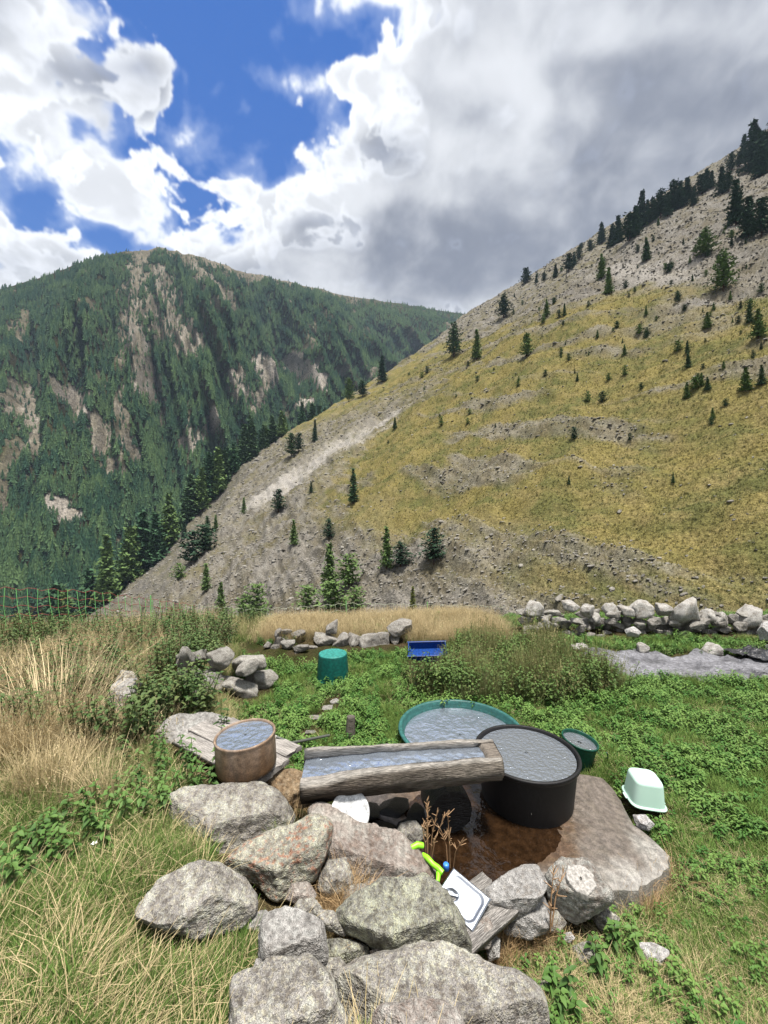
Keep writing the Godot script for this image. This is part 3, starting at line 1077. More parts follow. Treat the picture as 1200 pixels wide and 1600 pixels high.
const PAL := {
	"grey": [Color(0.33, 0.31, 0.275), Color(0.43, 0.425, 0.36), Color(0.19, 0.175, 0.155)],
	"light": [Color(0.42, 0.40, 0.36), Color(0.50, 0.49, 0.44), Color(0.26, 0.24, 0.21)],
	"mossy": [Color(0.27, 0.265, 0.22), Color(0.40, 0.41, 0.31), Color(0.085, 0.08, 0.07)],
	"pink": [Color(0.375, 0.325, 0.275), Color(0.45, 0.42, 0.36), Color(0.25, 0.19, 0.15)],
	"orange": [Color(0.33, 0.315, 0.26), Color(0.42, 0.42, 0.33), Color(0.37, 0.175, 0.11)],
	"brown": [Color(0.30, 0.215, 0.125), Color(0.36, 0.28, 0.18), Color(0.14, 0.085, 0.045)],
	"flat": [Color(0.40, 0.385, 0.35), Color(0.46, 0.445, 0.41), Color(0.30, 0.27, 0.23)],
	"white": [Color(0.56, 0.54, 0.50), Color(0.62, 0.60, 0.56), Color(0.38, 0.34, 0.29)],
	"wall": [Color(0.36, 0.34, 0.305), Color(0.46, 0.445, 0.41), Color(0.21, 0.19, 0.165)],
}

func stone_color(p: Vector3, pal: String, sd: float, size: float) -> Color:
	var q := p / size * 2.2 + Vector3(sd * 3.7, sd * 1.9, sd)
	var n1 := noise_b.get_noise_3dv(q * 0.8)
	var n2 := noise_b.get_noise_3dv(q * 2.6 + Vector3(9, 0, 0))
	var n3 := noise_b.get_noise_3dv(q * 6.0 + Vector3(0, 5, 0))
	var c: Color = PAL[pal][0]
	c = mixc(c, PAL[pal][1], smoothstep(-0.05, 0.35, n2 + n1 * 0.4) * 0.85)
	c = mixc(c, PAL[pal][2], smoothstep(0.10, 0.36, n3 * 0.8 - n1 * 0.55) * 0.85)
	var g := 1.46 + n1 * 0.36 + n3 * 0.24
	return Color(c.r * g * 0.98, c.g * g * 0.99, c.b * g * 1.03)

# a boulder with that outline as seen from the standing point, set at its own distance and given depth and broken faces
func boulder(called: String, label: String, category: String, outline: Array, yc: float, thick: float, pal: String, o := {}) -> MeshInstance3D:
	var r := RandomNumberGenerator.new()
	r.seed = hash(label)
	var cpx := Vector2()
	var area := 0.0
	for k in outline.size():
		var a := Vector2(outline[k][0], outline[k][1])
		var b := Vector2(outline[(k + 1) % outline.size()][0], outline[(k + 1) % outline.size()][1])
		var w := a.cross(b)
		area += w
		cpx += (a + b) * w
	cpx /= 3.0 * area
	var c := at(cpx.x, cpx.y, yc)
	var eye := Vector3(0, CAM_Y, 0)
	var e3 := (eye - c).normalized()
	var e1 := Vector3.UP.cross(e3).normalized()
	var e2 := e3.cross(e1)
	var pts := []
	var rad := 0.0
	for q in outline:
		var dr := ray(q[0], q[1])
		var t := (c - eye).dot(e3) / dr.dot(e3)
		var p := eye + dr * t - c
		pts.append(Vector2(p.dot(e1), p.dot(e2)) * 1.04)
		rad = maxf(rad, pts[-1].length())
	var table := PackedFloat32Array()
	table.resize(256)
	for k in 256:
		var a := TAU * k / 256.0
		var dirv := Vector2(cos(a), sin(a))
		var best := 0.02
		for e in pts.size():
			var p0: Vector2 = pts[e]
			var p1: Vector2 = pts[(e + 1) % pts.size()]
			var den := dirv.cross(p1 - p0)
			if absf(den) < 1e-9:
				continue
			var t := p0.cross(p1 - p0) / den
			var u := p0.cross(dirv) / den
			if t > 0.0 and u >= -1e-4 and u <= 1.0001:
				best = maxf(best, t)
		table[k] = best
	var smooth := PackedFloat32Array()      # corners slightly rounded
	smooth.resize(256)
	for k in 256:
		var s := 0.0
		for e in range(-3, 4):
			s += table[(k + e + 256) % 256]
		smooth[k] = s / 7.0 * 1.01
	var lev: int = o.get("level", 4)
	var sph := ico(lev)
	var out := PackedVector3Array()
	var pw: float = o.get("round", 2.5)
	var basis := Basis(e1, e2, e3)
	for v in sph[0]:
		var rho := Vector2(v.x, v.y).length()
		var f := pow(pow(rho, pw) + pow(absf(v.z), pw), -1.0 / pw)
		var a := fposmod(atan2(v.y, v.x), TAU) / TAU * 256.0
		var k0 := int(a) % 256
		var rr := lerpf(smooth[k0], smooth[(k0 + 1) % 256], a - floor(a))
		out.append(basis * Vector3(v.x * f * rr, v.y * f * rr, v.z * f * thick * (1.0 if v.z > 0 else o.get("back", 1.0))))
	var cuts: Array = o.get("cuts", [])
	if cuts.is_empty():
		cuts = [[90 + r.randf_range(-25, 25), r.randf_range(24, 36), r.randf_range(0.68, 0.78)], [270 + r.randf_range(-30, 30), r.randf_range(26, 40), r.randf_range(0.70, 0.80)], [r.randf_range(-30, 30), r.randf_range(35, 50), r.randf_range(0.74, 0.84)], [180 + r.randf_range(-30, 30), r.randf_range(35, 50), r.randf_range(0.74, 0.84)]]
	for ct in cuts:
		var an := deg_to_rad(ct[0])
		var ti := deg_to_rad(ct[1])
		var n := basis * Vector3(cos(an) * sin(ti), sin(an) * sin(ti), cos(ti))
		var h := 0.0
		for p in out:
			h = maxf(h, p.dot(n))
		h *= ct[2]
		for k in out.size():
			var over := out[k].dot(n) - h
			if over > 0.0:
				out[k] -= n * over * 0.93
	var sd := r.randf() * 50.0
	var mb := MB.new()
	var low := 1e9
	for k in out.size():
		var p := out[k]
		var u := p / maxf(rad, 0.05)
		var nv := p.normalized()
		p += nv * rad * (noise_b.get_noise_3dv(u * 1.3 + Vector3(sd, 0, 0)) * 0.07 + noise_b.get_noise_3dv(u * 5.0 + Vector3(0, sd, 0)) * 0.028 + noise_c.get_noise_3dv(u * 2.4 + Vector3(0, 0, sd)) * 0.022)
		out[k] = p
		low = minf(low, p.y)
	for p in out:
		var col := stone_color(p, pal, sd, rad * 1.1)
		if o.has("tint"):
			col = col * o.tint
		mb.vert(p - Vector3(0, low, 0), col)
	mb.ix = sph[1].duplicate()
	var m := mi(called, mb.build(), M.rock_fine if pal in ["flat", "light", "pink", "white", "brown"] else M.rock, null, c + Vector3(0, low, 0))
	tag(m, label, category, o.get("group", ""))
	keep_clear.append([c.x, c.z, rad * 0.70])
	return m

var stone_meshes := {}
func stone_mesh(pal: String, v: int, flat := 0.7, lev := 3) -> ArrayMesh:
	var key := "%s%d_%d_%d" % [pal, v, int(flat * 10), lev]
	if stone_meshes.has(key):
		return stone_meshes[key]
	var r := RandomNumberGenerator.new()
	r.seed = 900 + v * 13 + hash(pal) % 97
	var planes := []
	for k in 9:
		var n := Vector3(r.randf_range(-1, 1), r.randf_range(-1, 1), r.randf_range(-1, 1)).normalized()
		planes.append([n, r.randf_range(0.52, 0.95)])
	for n in [Vector3.UP, Vector3.DOWN, Vector3.LEFT, Vector3.RIGHT, Vector3.FORWARD, Vector3.BACK]:
		planes.append([n, 0.95])
	var sph := ico(lev)
	var mb := MB.new()
	for d in sph[0]:
		var s := 0.0
		for p in planes:
			var q: float = d.dot(p[0]) / p[1]
			if q > 0.0:
				s += pow(q, 26.0)
		var p3: Vector3 = d * pow(s, -1.0 / 26.0)
		p3 *= 1.0 + noise_b.get_noise_3dv(d * 2.4 + Vector3(v * 5.0, 0, 0)) * 0.10
		mb.vert(p3 * Vector3(0.5, 0.5 * flat, 0.5), stone_color(p3, pal, v * 3.1, 1.2))
	mb.ix = sph[1].duplicate()
	stone_meshes[key] = mb.build()
	return stone_meshes[key]

func build_boulders():
	for g in PILE_GAPS:
		keep_clear.append([g[0], -g[1], g[2]])
	boulder("boulder", "broad lichen-spotted grey boulder directly below the plank under the rusty pot", "boulder", [[266, 1248], [284, 1231], [345, 1229], [400, 1226], [428, 1234], [448, 1262], [455, 1285], [430, 1318], [390, 1345], [352, 1338], [318, 1312], [282, 1290], [268, 1268]], 0.40, 0.20, "grey", {"level": 5, "cuts": [[90, 34, 0.62], [270, 28, 0.7], [200, 40, 0.8]]})
	boulder("boulder", "pointed boulder with rust-orange lichen in the middle of the pile", "boulder", [[352, 1346], [385, 1318], [440, 1296], [490, 1274], [517, 1284], [513, 1318], [492, 1368], [464, 1400], [430, 1405], [402, 1384], [366, 1364]], 0.46, 0.19, "orange", {"level": 5, "cuts": [[105, 30, 0.62], [290, 36, 0.66], [230, 45, 0.75]]})
	boulder("boulder", "grey boulder alone in the straw, leftmost of the foreground stones", "boulder", [[213, 1431], [232, 1400], [252, 1375], [310, 1348], [345, 1352], [380, 1378], [397, 1404], [394, 1430], [370, 1450], [310, 1462], [250, 1452]], 0.58, 0.16, "grey", {"level": 5, "cuts": [[110, 32, 0.62], [285, 34, 0.66], [30, 45, 0.75]]})
	boulder("boulder", "long pinkish boulder with dry grass on it beside the white plate", "boulder", [[478, 1272], [505, 1250], [555, 1284], [585, 1290], [622, 1304], [660, 1335], [682, 1372], [650, 1390], [600, 1392], [560, 1378], [512, 1348], [498, 1300]], 0.28, 0.18, "pink", {"level": 5, "cuts": [[70, 30, 0.6], [260, 30, 0.72]]})
	boulder("boulder", "big rounded boulder crusted with black and green lichen left of the steel tray", "boulder", [[525, 1426], [556, 1396], [608, 1376], [660, 1370], [692, 1392], [716, 1430], [733, 1478], [722, 1497], [680, 1500], [620, 1488], [570, 1470], [536, 1448]], 0.40, 0.20, "mossy", {"level": 5, "round": 2.3, "cuts": [[95, 32, 0.68], [290, 40, 0.74]]})
	boulder("boulder", "angular pale grey stone above the blocky boulder at the bottom edge", "boulder", [[413, 1432], [450, 1420], [478, 1430], [503, 1442], [511, 1490], [508, 1512], [470, 1498], [430, 1506], [408, 1500], [408, 1470]], 0.55, 0.12, "light", {"level": 4, "cuts": [[85, 36, 0.6], [280, 40, 0.66]]})
	boulder("boulder", "blocky flat-topped boulder cut by the bottom edge of the photo", "boulder", [[367, 1545], [372, 1528], [395, 1515], [430, 1500], [488, 1500], [512, 1520], [524, 1560], [536, 1595], [542, 1650], [372, 1650], [368, 1590]], 0.56, 0.20, "grey", {"level": 5, "round": 3.0, "cuts": [[92, 36, 0.62], [270, 42, 0.7]]})
	boulder("boulder", "largest boulder, a long lichen-covered whaleback at the bottom centre", "boulder", [[522, 1527], [560, 1507], [640, 1484], [690, 1475], [725, 1490], [760, 1512], [800, 1520], [835, 1550], [846, 1598], [820, 1660], [560, 1660], [532, 1580]], 0.38, 0.24, "grey", {"level": 5, "cuts": [[90, 36, 0.66], [300, 42, 0.72], [230, 40, 0.74]]})
	boulder("boulder", "small pale boulder in front of the whaleback, cut by the bottom edge", "boulder", [[585, 1592], [600, 1571], [650, 1562], [690, 1563], [716, 1584], [728, 1630], [720, 1660], [590, 1660]], 0.60, 0.12, "pink", {"level": 4, "tint": Color(1.05, 1.08, 1.1)})
	boulder("stone", "narrow upright grey stone wedged in the gap right of the orange lichen boulder", "stone", [[500, 1365], [514, 1345], [540, 1341], [552, 1372], [545, 1396], [512, 1400], [497, 1390]], 0.36, 0.09, "grey")
	boulder("stone", "small grey stone peeping out left behind the blocky boulder", "stone", [[394, 1520], [400, 1499], [428, 1497], [436, 1516], [420, 1532], [398, 1532]], 0.52, 0.06, "light")
	boulder("stone", "flat dark stone lying in dead stalks between the pale stone and the lichen boulder", "stone", [[505, 1470], [530, 1466], [575, 1478], [576, 1496], [540, 1506], [512, 1496]], 0.36, 0.06, "mossy")
	boulder("stone", "slanting grey slab leaning under the dead stalks left of the lichen boulder", "stone", [[488, 1420], [520, 1424], [545, 1452], [538, 1464], [505, 1450]], 0.42, 0.05, "grey")
	boulder("stone", "round buff pebble left of the lichen boulder's lower edge", "stone", [[578, 1486], [590, 1481], [602, 1489], [598, 1502], [583, 1504]], 0.36, 0.03, "pink")
	boulder("boulder", "brown wet-looking boulder propping the plank at the head of the trough", "boulder", [[415, 1222], [430, 1206], [458, 1201], [482, 1212], [498, 1236], [500, 1252], [474, 1262], [440, 1262], [420, 1246]], 0.32, 0.12, "brown", {"level": 4, "cuts": [[80, 30, 0.7], [300, 40, 0.66]]})
	boulder("stone", "angular flat-topped slab stone right of the steel tray", "stone", [[757, 1392], [785, 1370], [822, 1352], [838, 1351], [853, 1384], [849, 1396], [818, 1438], [800, 1440], [776, 1424], [758, 1416]], 0.26, 0.10, "flat", {"level": 4, "round": 3.4, "cuts": [[95, 26, 0.55], [290, 46, 0.62]]})
	boulder("stone", "pale wedge of rock under the angular slab stone", "stone", [[778, 1440], [802, 1440], [846, 1398], [857, 1420], [860, 1450], [832, 1468], [795, 1462]], 0.14, 0.10, "flat", {"level": 4})
	buff_boulder = boulder("boulder", "rounded buff boulder carrying the pale crusty disc", "boulder", [[852, 1368], [878, 1343], [920, 1345], [940, 1372], [957, 1392], [956, 1408], [925, 1430], [900, 1440], [872, 1428], [858, 1402]], 0.20, 0.14, "pink", {"level": 4, "tint": Color(1.0, 1.08, 1.1), "cuts": [[90, 34, 0.7], [270, 44, 0.7]]})
	boulder("stone", "small grey stone tucked under the right side of the buff boulder", "stone", [[924, 1432], [948, 1420], [968, 1434], [964, 1450], [938, 1454]], 0.05, 0.07, "grey")
	boulder("stone", "brownish stone standing under the wooden board of the steel tray", "stone", [[733, 1448], [762, 1432], [772, 1452], [764, 1482], [742, 1484]], 0.20, 0.07, "pink")
	boulder("stone", "thin grey stone stuck upright below the wooden board", "stone", [[758, 1474], [768, 1458], [781, 1468], [780, 1496], [764, 1502]], 0.12, 0.05, "light")
	boulder("stone", "flat whitish stone lying in the lower right grass", "stone", [[996, 1472], [1022, 1474], [1046, 1486], [1032, 1510], [1012, 1510], [1002, 1494]], 0.03, 0.05, "white", {"round": 3.2, "cuts": [[90, 36, 0.5]]})
	boulder("stone", "small light stone at the right edge of the concrete slab", "stone", [[989, 1274], [1008, 1273], [1022, 1288], [1014, 1298], [996, 1294]], 0.06, 0.05, "white")
	boulder("stone", "half-buried grey stone below the nettle under the buff boulder", "stone", [[895, 1480], [918, 1470], [937, 1486], [930, 1504], [902, 1508]], 0.05, 0.05, "grey")
	boulder("stone", "little round stone in weeds below the whaleback's right end", "stone", [[840, 1536], [852, 1530], [862, 1540], [858, 1552], [844, 1552]], 0.05, 0.04, "mossy")
	boulder("stone", "tiny pale stone right of the wedge of rock", "stone", [[880, 1460], [892, 1456], [898, 1466], [890, 1474], [881, 1470]], 0.06, 0.03, "white")
	boulder("boulder", "large smooth grey slab of rock behind the planks at the left", "boulder", [[233, 1176], [240, 1152], [258, 1126], [280, 1117], [330, 1117], [362, 1124], [350, 1150], [320, 1178], [270, 1192], [240, 1190]], 0.34, 0.22, "light", {"level": 4, "cuts": [[90, 30, 0.55], [200, 40, 0.7]]})
	boulder("boulder", "grey boulder standing in straw at the far left", "boulder", [[168, 1092], [176, 1070], [196, 1060], [216, 1062], [230, 1082], [226, 1106], [204, 1120], [178, 1112]], 0.42, 0.20, "light", {"level": 4})
	keep_clear.append([-2.55, -3.95, 0.35])
	keep_clear.append([-2.5, -3.7, 0.25])
	boulder("boulder", "small rock perched behind the grey boulder at the far left", "boulder", [[180, 1064], [190, 1047], [208, 1050], [216, 1062], [200, 1070]], 0.56, 0.10, "grey")
	boulder("boulder", "pale rock cut by the right edge of the photo below the wall", "boulder", [[1184, 985], [1194, 972], [1214, 970], [1222, 990], [1206, 1002], [1188, 1000]], 0.3, 0.3, "white")
	boulder("stone", "flat dirty-white stone in the grass below the left part of the rubble wall", "stone", [[976, 984], [990, 979], [1002, 988], [996, 995], [980, 994]], 0.18, 0.10, "white")
	for e in [[405, 1440, "grey stone half hidden in grass between the straw-side boulder and the angular pale stone"], [470, 1395, "small stone at the foot of the orange lichen boulder"], [560, 1398, "grey stone behind the top of the lichen-crusted boulder"], [480, 1420, "flat stone above the angular pale stone"], [700, 1400, "small stone squeezed under the left edge of the steel tray"], [520, 1512, "small stone left of the whaleback's tip"], [860, 1440, "stone chip between the wedge of rock and the buff boulder"], [640, 1300, "small pink stone behind the pinkish boulder by the dead stems"]]:
		boulder("stone", e[2], "stone", [[e[0] - 24, e[1] + 8], [e[0] - 14, e[1] - 14], [e[0] + 10, e[1] - 17], [e[0] + 25, e[1] + 2], [e[0] + 14, e[1] + 18], [e[0] - 10, e[1] + 18]], maxf(0.06, ramp(e[0], [400, 560, 640, 720, 860], [0.45, 0.32, 0.22, 0.22, 0.08])), 0.06, ["grey", "light", "pink", "flat"][int(e[0]) % 4], {"level": 3})
	for e in [[512, 1108, 9, "first stepping stone of the little path, nearest the leaning post"], [497, 1124, 12, "broad flat stepping stone in the middle of the little path"], [522, 1097, 7, "far stepping stone of the little path below the green bucket"], [760, 1018, 10, "pale pointed stone in the weeds right of the blue crate"], [486, 1146, 8, "white pebble beside the grey pipe"]]:
		var p := near_hit(e[0], e[1])
		var s: float = e[2] / FOCAL * -p.z * 2.2
		var m := mi("stone", stone_mesh("white" if e[0] > 505 else "light", e[2] % 4, 0.5), M.rock, null, p + Vector3(0, 0.01, 0))
		m.scale = Vector3(s, s * 0.7, s * 0.8)
		tag(m, e[3], "stone")
		keep_clear.append([p.x, p.z, 0.14])

const PILE_GAPS := [[-0.75, 2.32, 0.24], [-0.32, 2.05, 0.24], [-0.55, 2.02, 0.16], [0.0, 2.28, 0.22], [-0.2, 1.62, 0.18], [0.02, 1.80, 0.2], [-0.28, 2.35, 0.22], [-0.1, 1.95, 0.2], [0.42, 2.05, 0.22], [0.3, 2.3, 0.24], [0.55, 2.3, 0.2]]

func surface_hit(m: MeshInstance3D, px: float, py: float) -> Array:      # where that line of sight meets the stone, and the way it faces there
	var o := Vector3(0, CAM_Y, 0) - m.position
	var dirv := ray(px, py)
	var arr := (m.mesh as ArrayMesh).surface_get_arrays(0)
	var v: PackedVector3Array = arr[Mesh.ARRAY_VERTEX]
	var nn: PackedVector3Array = arr[Mesh.ARRAY_NORMAL]
	var ix: PackedInt32Array = arr[Mesh.ARRAY_INDEX]
	var best := 1e9
	var normal := Vector3.UP
	for t in range(0, ix.size(), 3):
		var h = Geometry3D.ray_intersects_triangle(o, dirv, v[ix[t]], v[ix[t + 1]], v[ix[t + 2]])
		if h != null and o.distance_to(h) < best:
			best = o.distance_to(h)
			normal = nn[ix[t]]
	if best > 1e8:
		return []
	return [Vector3(0, CAM_Y, 0) + dirv.normalized() * best, normal if normal.dot(dirv) < 0.0 else -normal]

var buff_boulder: MeshInstance3D

func near_hit(px: float, py: float) -> Vector3:
	var r := ray(px, py)
	var d := 0.8
	while d < 40.0:
		if CAM_Y + r.y * d < near_y(r.x * d, d):
			return Vector3(r.x * d, near_y(r.x * d, d), -d)
		d *= 1.004
	return Vector3(r.x * 12, near_y(r.x * 12, 12.0), -12)

func dry_wall(label: String, from: Vector3, to: Vector3, height: float, courses: int, size: float, pal: String, sd: int, rubble := 0.0) -> Node3D:
	var r := RandomNumberGenerator.new()
	r.seed = sd
	var o := thing("dry_stone_wall", label, "wall", from)
	var along := to - from
	var l := Vector2(along.x, along.z).length()
	var dirv := Vector3(along.x, 0, along.z).normalized()
	var yaw := atan2(-dirv.z, dirv.x)
	for c in courses:
		var t := r.randf_range(-0.1, 0.1)
		while t < l:
			var w := size * r.randf_range(0.5, 1.65)
			if c == courses - 1 and r.randf() < 0.55:
				t += w * 0.8
				continue
			var hh := height / courses * r.randf_range(0.95, 1.35)
			var p := dirv * (t + w * 0.5) + Vector3(0, (c + 0.5) * height / courses, 0) + Vector3(-dirv.z, 0, dirv.x) * (r.randf_range(-0.08, 0.08) + rubble * r.randf_range(-1, 1))
			p.y += along.y * t / l + near_y(from.x + p.x, -(from.z + p.z)) - near_y(from.x, -from.z) - r.randf() * rubble * 0.3
			var s := mi("stone", stone_mesh(pal if r.randf() < 0.75 else ("light" if pal != "white" else "wall"), r.randi() % 7, 0.85), M.rock, o, p)
			s.scale = Vector3(w * 1.12, hh * 1.25, size * r.randf_range(0.9, 1.3))
			s.rotation = Vector3(r.randf_range(-0.2, 0.2), yaw + r.randf_range(-0.35, 0.35), r.randf_range(-0.18, 0.18))
			t += w * 0.92
	return o

func big_stones(o: Node3D, list: Array, pal: String):
	for e in list:      # [x, z, y of centre, width, height, turn] relative to the world
		var s := mi("stone", stone_mesh(pal, int(e[5] * 10) % 7, 0.95, 3), M.rock, o, Vector3(e[0], e[2], e[1]) - o.position)
		s.scale = Vector3(e[3], e[4], e[3] * 0.8)
		s.rotation = Vector3(0.1, e[5], 0.12 - 0.05 * e[5])

func build_walls():
	var a := at(812, 985, 0.02)
	var b := at(1196, 985, 0.05)
	a.y = near_y(a.x, -a.z) - 0.03
	b.y = near_y(b.x, -b.z) - 0.03
	b.y = a.y
	for k in 24:
		var f := k / 23.0
		keep_clear.append([lerpf(a.x, b.x, f), lerpf(a.z, b.z, f) + 0.15, 0.32])
	var w := dry_wall("long tumbled wall of pale rubble along the far right edge of the terrace", a, b, 0.48, 4, 0.20, "wall", 5, 0.20)
	var zb := a.z
	var list := []
	for e in [[830, 948, 34, 24, 0.3], [850, 968, 26, 16, 1.1], [892, 942, 30, 22, 2.2], [915, 952, 26, 20, 0.7], [956, 952, 32, 24, 1.7], [977, 950, 28, 22, 2.9], [1003, 945, 42, 26, 0.5], [1035, 950, 30, 18, 1.4], [1068, 955, 52, 46, 0.2], [1085, 975, 26, 20, 2.0], [1104, 956, 24, 20, 2.6], [1128, 962, 26, 22, 1.2], [1168, 964, 44, 40, 0.9], [1055, 968, 26, 18, 0.6], [930, 960, 22, 16, 1.9]]:
		var p := on_ray(e[0], e[1] + 4, -zb - 0.12)
		var k := -zb / FOCAL
		list.append([p.x, p.z, p.y, e[2] * k * 0.92, e[3] * k * 1.1, e[4]])
	big_stones(w, list, "white")
	# the low wall stub in the middle and tumbled stones by it
	var c := at(492, 1004, 0.05)
	var d := at(606, 1000, 0.05)
	c.y = near_y(c.x, -c.z) - 0.02
	d.y = c.y
	for k in 6:
		keep_clear.append([lerpf(c.x, d.x, k / 5.0), lerpf(c.z, d.z, k / 5.0) + 0.25, 0.4])
	dry_wall("short low stub of dry stone wall behind the green bucket", c, d, 0.42, 2, 0.34, "wall", 8, 0.04)
	var e0 := at(418, 1002, 0.1)
	var e1 := at(486, 1006, 0.1)
	e0.y = near_y(e0.x, -e0.z) - 0.05
	e1.y = e0.y
	for k in 4:
		keep_clear.append([lerpf(e0.x, e1.x, k / 3.0), lerpf(e0.z, e1.z, k / 3.0) + 0.3, 0.4])
	dry_wall("heap of fallen grey stones left of the wall stub", e0, e1, 0.34, 3, 0.17, "wall", 12, 0.22)
	# the wall remains at the left
	var f := at(280, 1078, 0.2)
	var g := at(398, 1052, 0.2)
	f.y = near_y(f.x, -f.z) - 0.04
	g.y = f.y
	for k in 5:
		keep_clear.append([lerpf(f.x, g.x, k / 4.0), lerpf(f.z, g.z, k / 4.0) + 0.2, 0.33])
	var lw := dry_wall("ruined wall of big grey stones among nettles at the left", f, g, 0.48, 2, 0.34, "light", 15, 0.08)
	var zf := (f.z + g.z) * 0.5
	var more := []
	for e in [[292, 1032, 30, 26, 0.4], [314, 1024, 24, 18, 1.2], [300, 1058, 26, 24, 2.1], [350, 1030, 40, 22, 0.8], [388, 1040, 34, 18, 1.6], [330, 1048, 24, 20, 2.8]]:
		var p := on_ray(e[0], e[1], -zf)
		more.append([p.x, p.z, p.y, e[2] * -zf / FOCAL * 1.1, e[3] * -zf / FOCAL * 1.3, e[4]])
	big_stones(lw, more, "light")

# ------------------------------------------------------------------ loose stone and tussocks on the hillside
func build_setting_details():
	var items := [[], [], []]
	var tus := []
	var r := RandomNumberGenerator.new()
	r.seed = 77
	for k in 72000:
		var u := r.randf_range(-0.98, 1.05)
		var d := exp(r.randf_range(log(17.0), log(390.0)))
		var x := u * d
		if x < hill_edge(d) or d > hill_far(x):
			continue
		var st := hill_st(x, d)
		var rk := hill_rock(x, d, st)
		if r.randf() > rk * 0.95 + 0.03:
			continue
		if absf(st.y + 111.0 - (st.x - 31.0) * 0.2) < 11.0 and st.x > 38.0 and st.x < 78.0 and r.randf() < 0.85:
			continue
		var y := hill_y(x, d)
		if y > CAM_Y + 0.62 * 640.0 / 640.0 * d * 1.6:
			continue
		var s := r.randf_range(0.08, 0.27) * (0.6 + d * 0.015) * (1.9 if r.randf() < 0.05 else 1.0)
		var g := r.randf_range(0.55, 1.05)
		items[k % 3].append([turned(Vector3(x, y, -d), Vector3(s * r.randf_range(1.0, 2.0), s * r.randf_range(0.5, 0.9), s), 0.5 + r.randf_range(-0.5, 0.5), r.randf_range(-0.5, 0.5), r.randf() * TAU), Color(g, g, g * 0.98)])
	for v in 3:
		scatter("scree", stone_mesh("wall", v, 0.7, 1), M.far_rock, items[v])
	var tuft := grass_tuft(91, 11, 1.0, 0.55, 0.9, 0.09)
	for k in 90000:
		var u := r.randf_range(-0.8, 1.08)
		var d := exp(r.randf_range(log(19.0), log(190.0)))
		var x := u * d
		if x < hill_edge(d) or d > hill_far(x):
			continue
		var st := hill_st(x, d)
		if r.randf() < hill_rock(x, d, st) * 0.9 + 0.05:
			continue
		var s := r.randf_range(0.14, 0.30) * (0.5 + d * 0.012)
		var n := noise_b.get_noise_2d(x * 0.11, d * 0.11)
		var c := mixc(Color(0.30, 0.26, 0.105), Color(0.175, 0.188, 0.076), 0.5 + n * 1.3 + r.randf_range(-0.35, 0.35))
		tus.append([turned(Vector3(x, hill_y(x, d) - 0.03, -d), Vector3(s * 1.4, s, s * 1.4), r.randf() * TAU), c])
	scatter("hillside_grass", tuft, M.blade, tus)

# ------------------------------------------------------------------ the watering place
func water_disc(r: float, amp: float, scale: float, sd: float, rings := 26, segs := 90) -> ArrayMesh:
	var mb := MB.new()
	mb.vert(Vector3.ZERO)
	for k in rings:
		var q := r * (k + 1.0) / rings
		for s in segs:
			var a := TAU * s / segs
			var x := cos(a) * q
			var z := sin(a) * q
			var y := noise_b.get_noise_3d(x * scale, z * scale * 0.8, sd) * amp + noise_c.get_noise_3d(x * scale * 0.7, z * scale * 0.7, sd + 8.0) * amp * 0.6
			mb.vert(Vector3(x, y * minf(1.0, (rings - 1 - k) * 0.3), z))
	for s in segs:
		mb.tri(0, 1 + s, 1 + (s + 1) % segs)
	mb.grid(rings, segs, 1, true, false)
	return mb.build()

func lathe_obj(called: String, profile: Array, segs: int, material: Material, parent: Node, square := 0.0) -> MeshInstance3D:
	var mb := MB.new()
	var pv := []
	for p in profile:
		pv.append(Vector2(p[0], p[1]))
	mb.lathe(pv, segs, Color.WHITE, square)
	return mi(called, mb.build(), material, parent)

func plank_mesh(s: Vector3, sd: int, col: Color, warp := 0.006) -> ArrayMesh:      # a weathered board along x with uneven edges and a split end
	var mb := MB.new()
	var n := 14
	var prof := [[-0.5, -0.5], [-0.5, 0.4], [-0.46, 0.5], [-0.2, 0.5], [0.0, 0.5], [0.2, 0.5], [0.46, 0.5], [0.5, 0.4], [0.5, -0.5], [0.0, -0.5]]
	var r := RandomNumberGenerator.new()
	r.seed = sd
	for k in n + 1:
		var t := k / float(n)
		for p in prof:
			var x := (t - 0.5) * s.x
			if k == 0 or k == n:
				x += r.randf_range(-0.012, 0.012)
			var w := noise_b.get_noise_2d(x * 4.0 + sd * 7.0, p[0] * 3.0)
			var g := 1.0 + w * 0.5 + noise_b.get_noise_3d(x * 2.0, p[0] * 14.0 + sd, 3.0) * 0.45
			mb.vert(Vector3(x, p[1] * s.y + w * warp, p[0] * s.z * (1.0 + noise_a.get_noise_2d(x * 3.0, sd) * 0.04)), Color(col.r * g, col.g * g, col.b * g))
	mb.grid(n + 1, prof.size(), 0, true, true)
	for e in [0, n]:
		var pts := []
		for k in prof.size():
			pts.append(mb.v[e * prof.size() + k])
		mb.face(pts, col * 0.7, Vector3(-1 if e == 0 else 1, 0, 0))
	return mb.build()

const SLAB := [[-0.22, 3.16], [-0.30, 3.45], [0.10, 3.80], [0.70, 3.98], [1.25, 3.95], [1.66, 3.52], [1.88, 3.57], [1.92, 3.40], [1.865, 3.08], [1.96, 2.80], [1.79, 2.64], [1.55, 2.52], [1.28, 2.47], [1.02, 2.54], [0.66, 2.62], [0.26, 2.80], [0.0, 3.00]]

func slab_y(x: float, d: float) -> float:
	var y := 0.150 - 0.085 * smoothstep(1.25, 2.0, x + (2.95 - d) * 0.45)
	var dish := Vector2((x - 0.72) / 0.68, (d - 3.0) / 0.50).length()
	y -= 0.055 * (1.0 - smoothstep(0.35, 1.05, dish))
	return y + noise_b.get_noise_2d(x * 2.6, d * 2.6) * 0.009 + noise_b.get_noise_2d(x * 9.0, d * 9.0) * 0.004

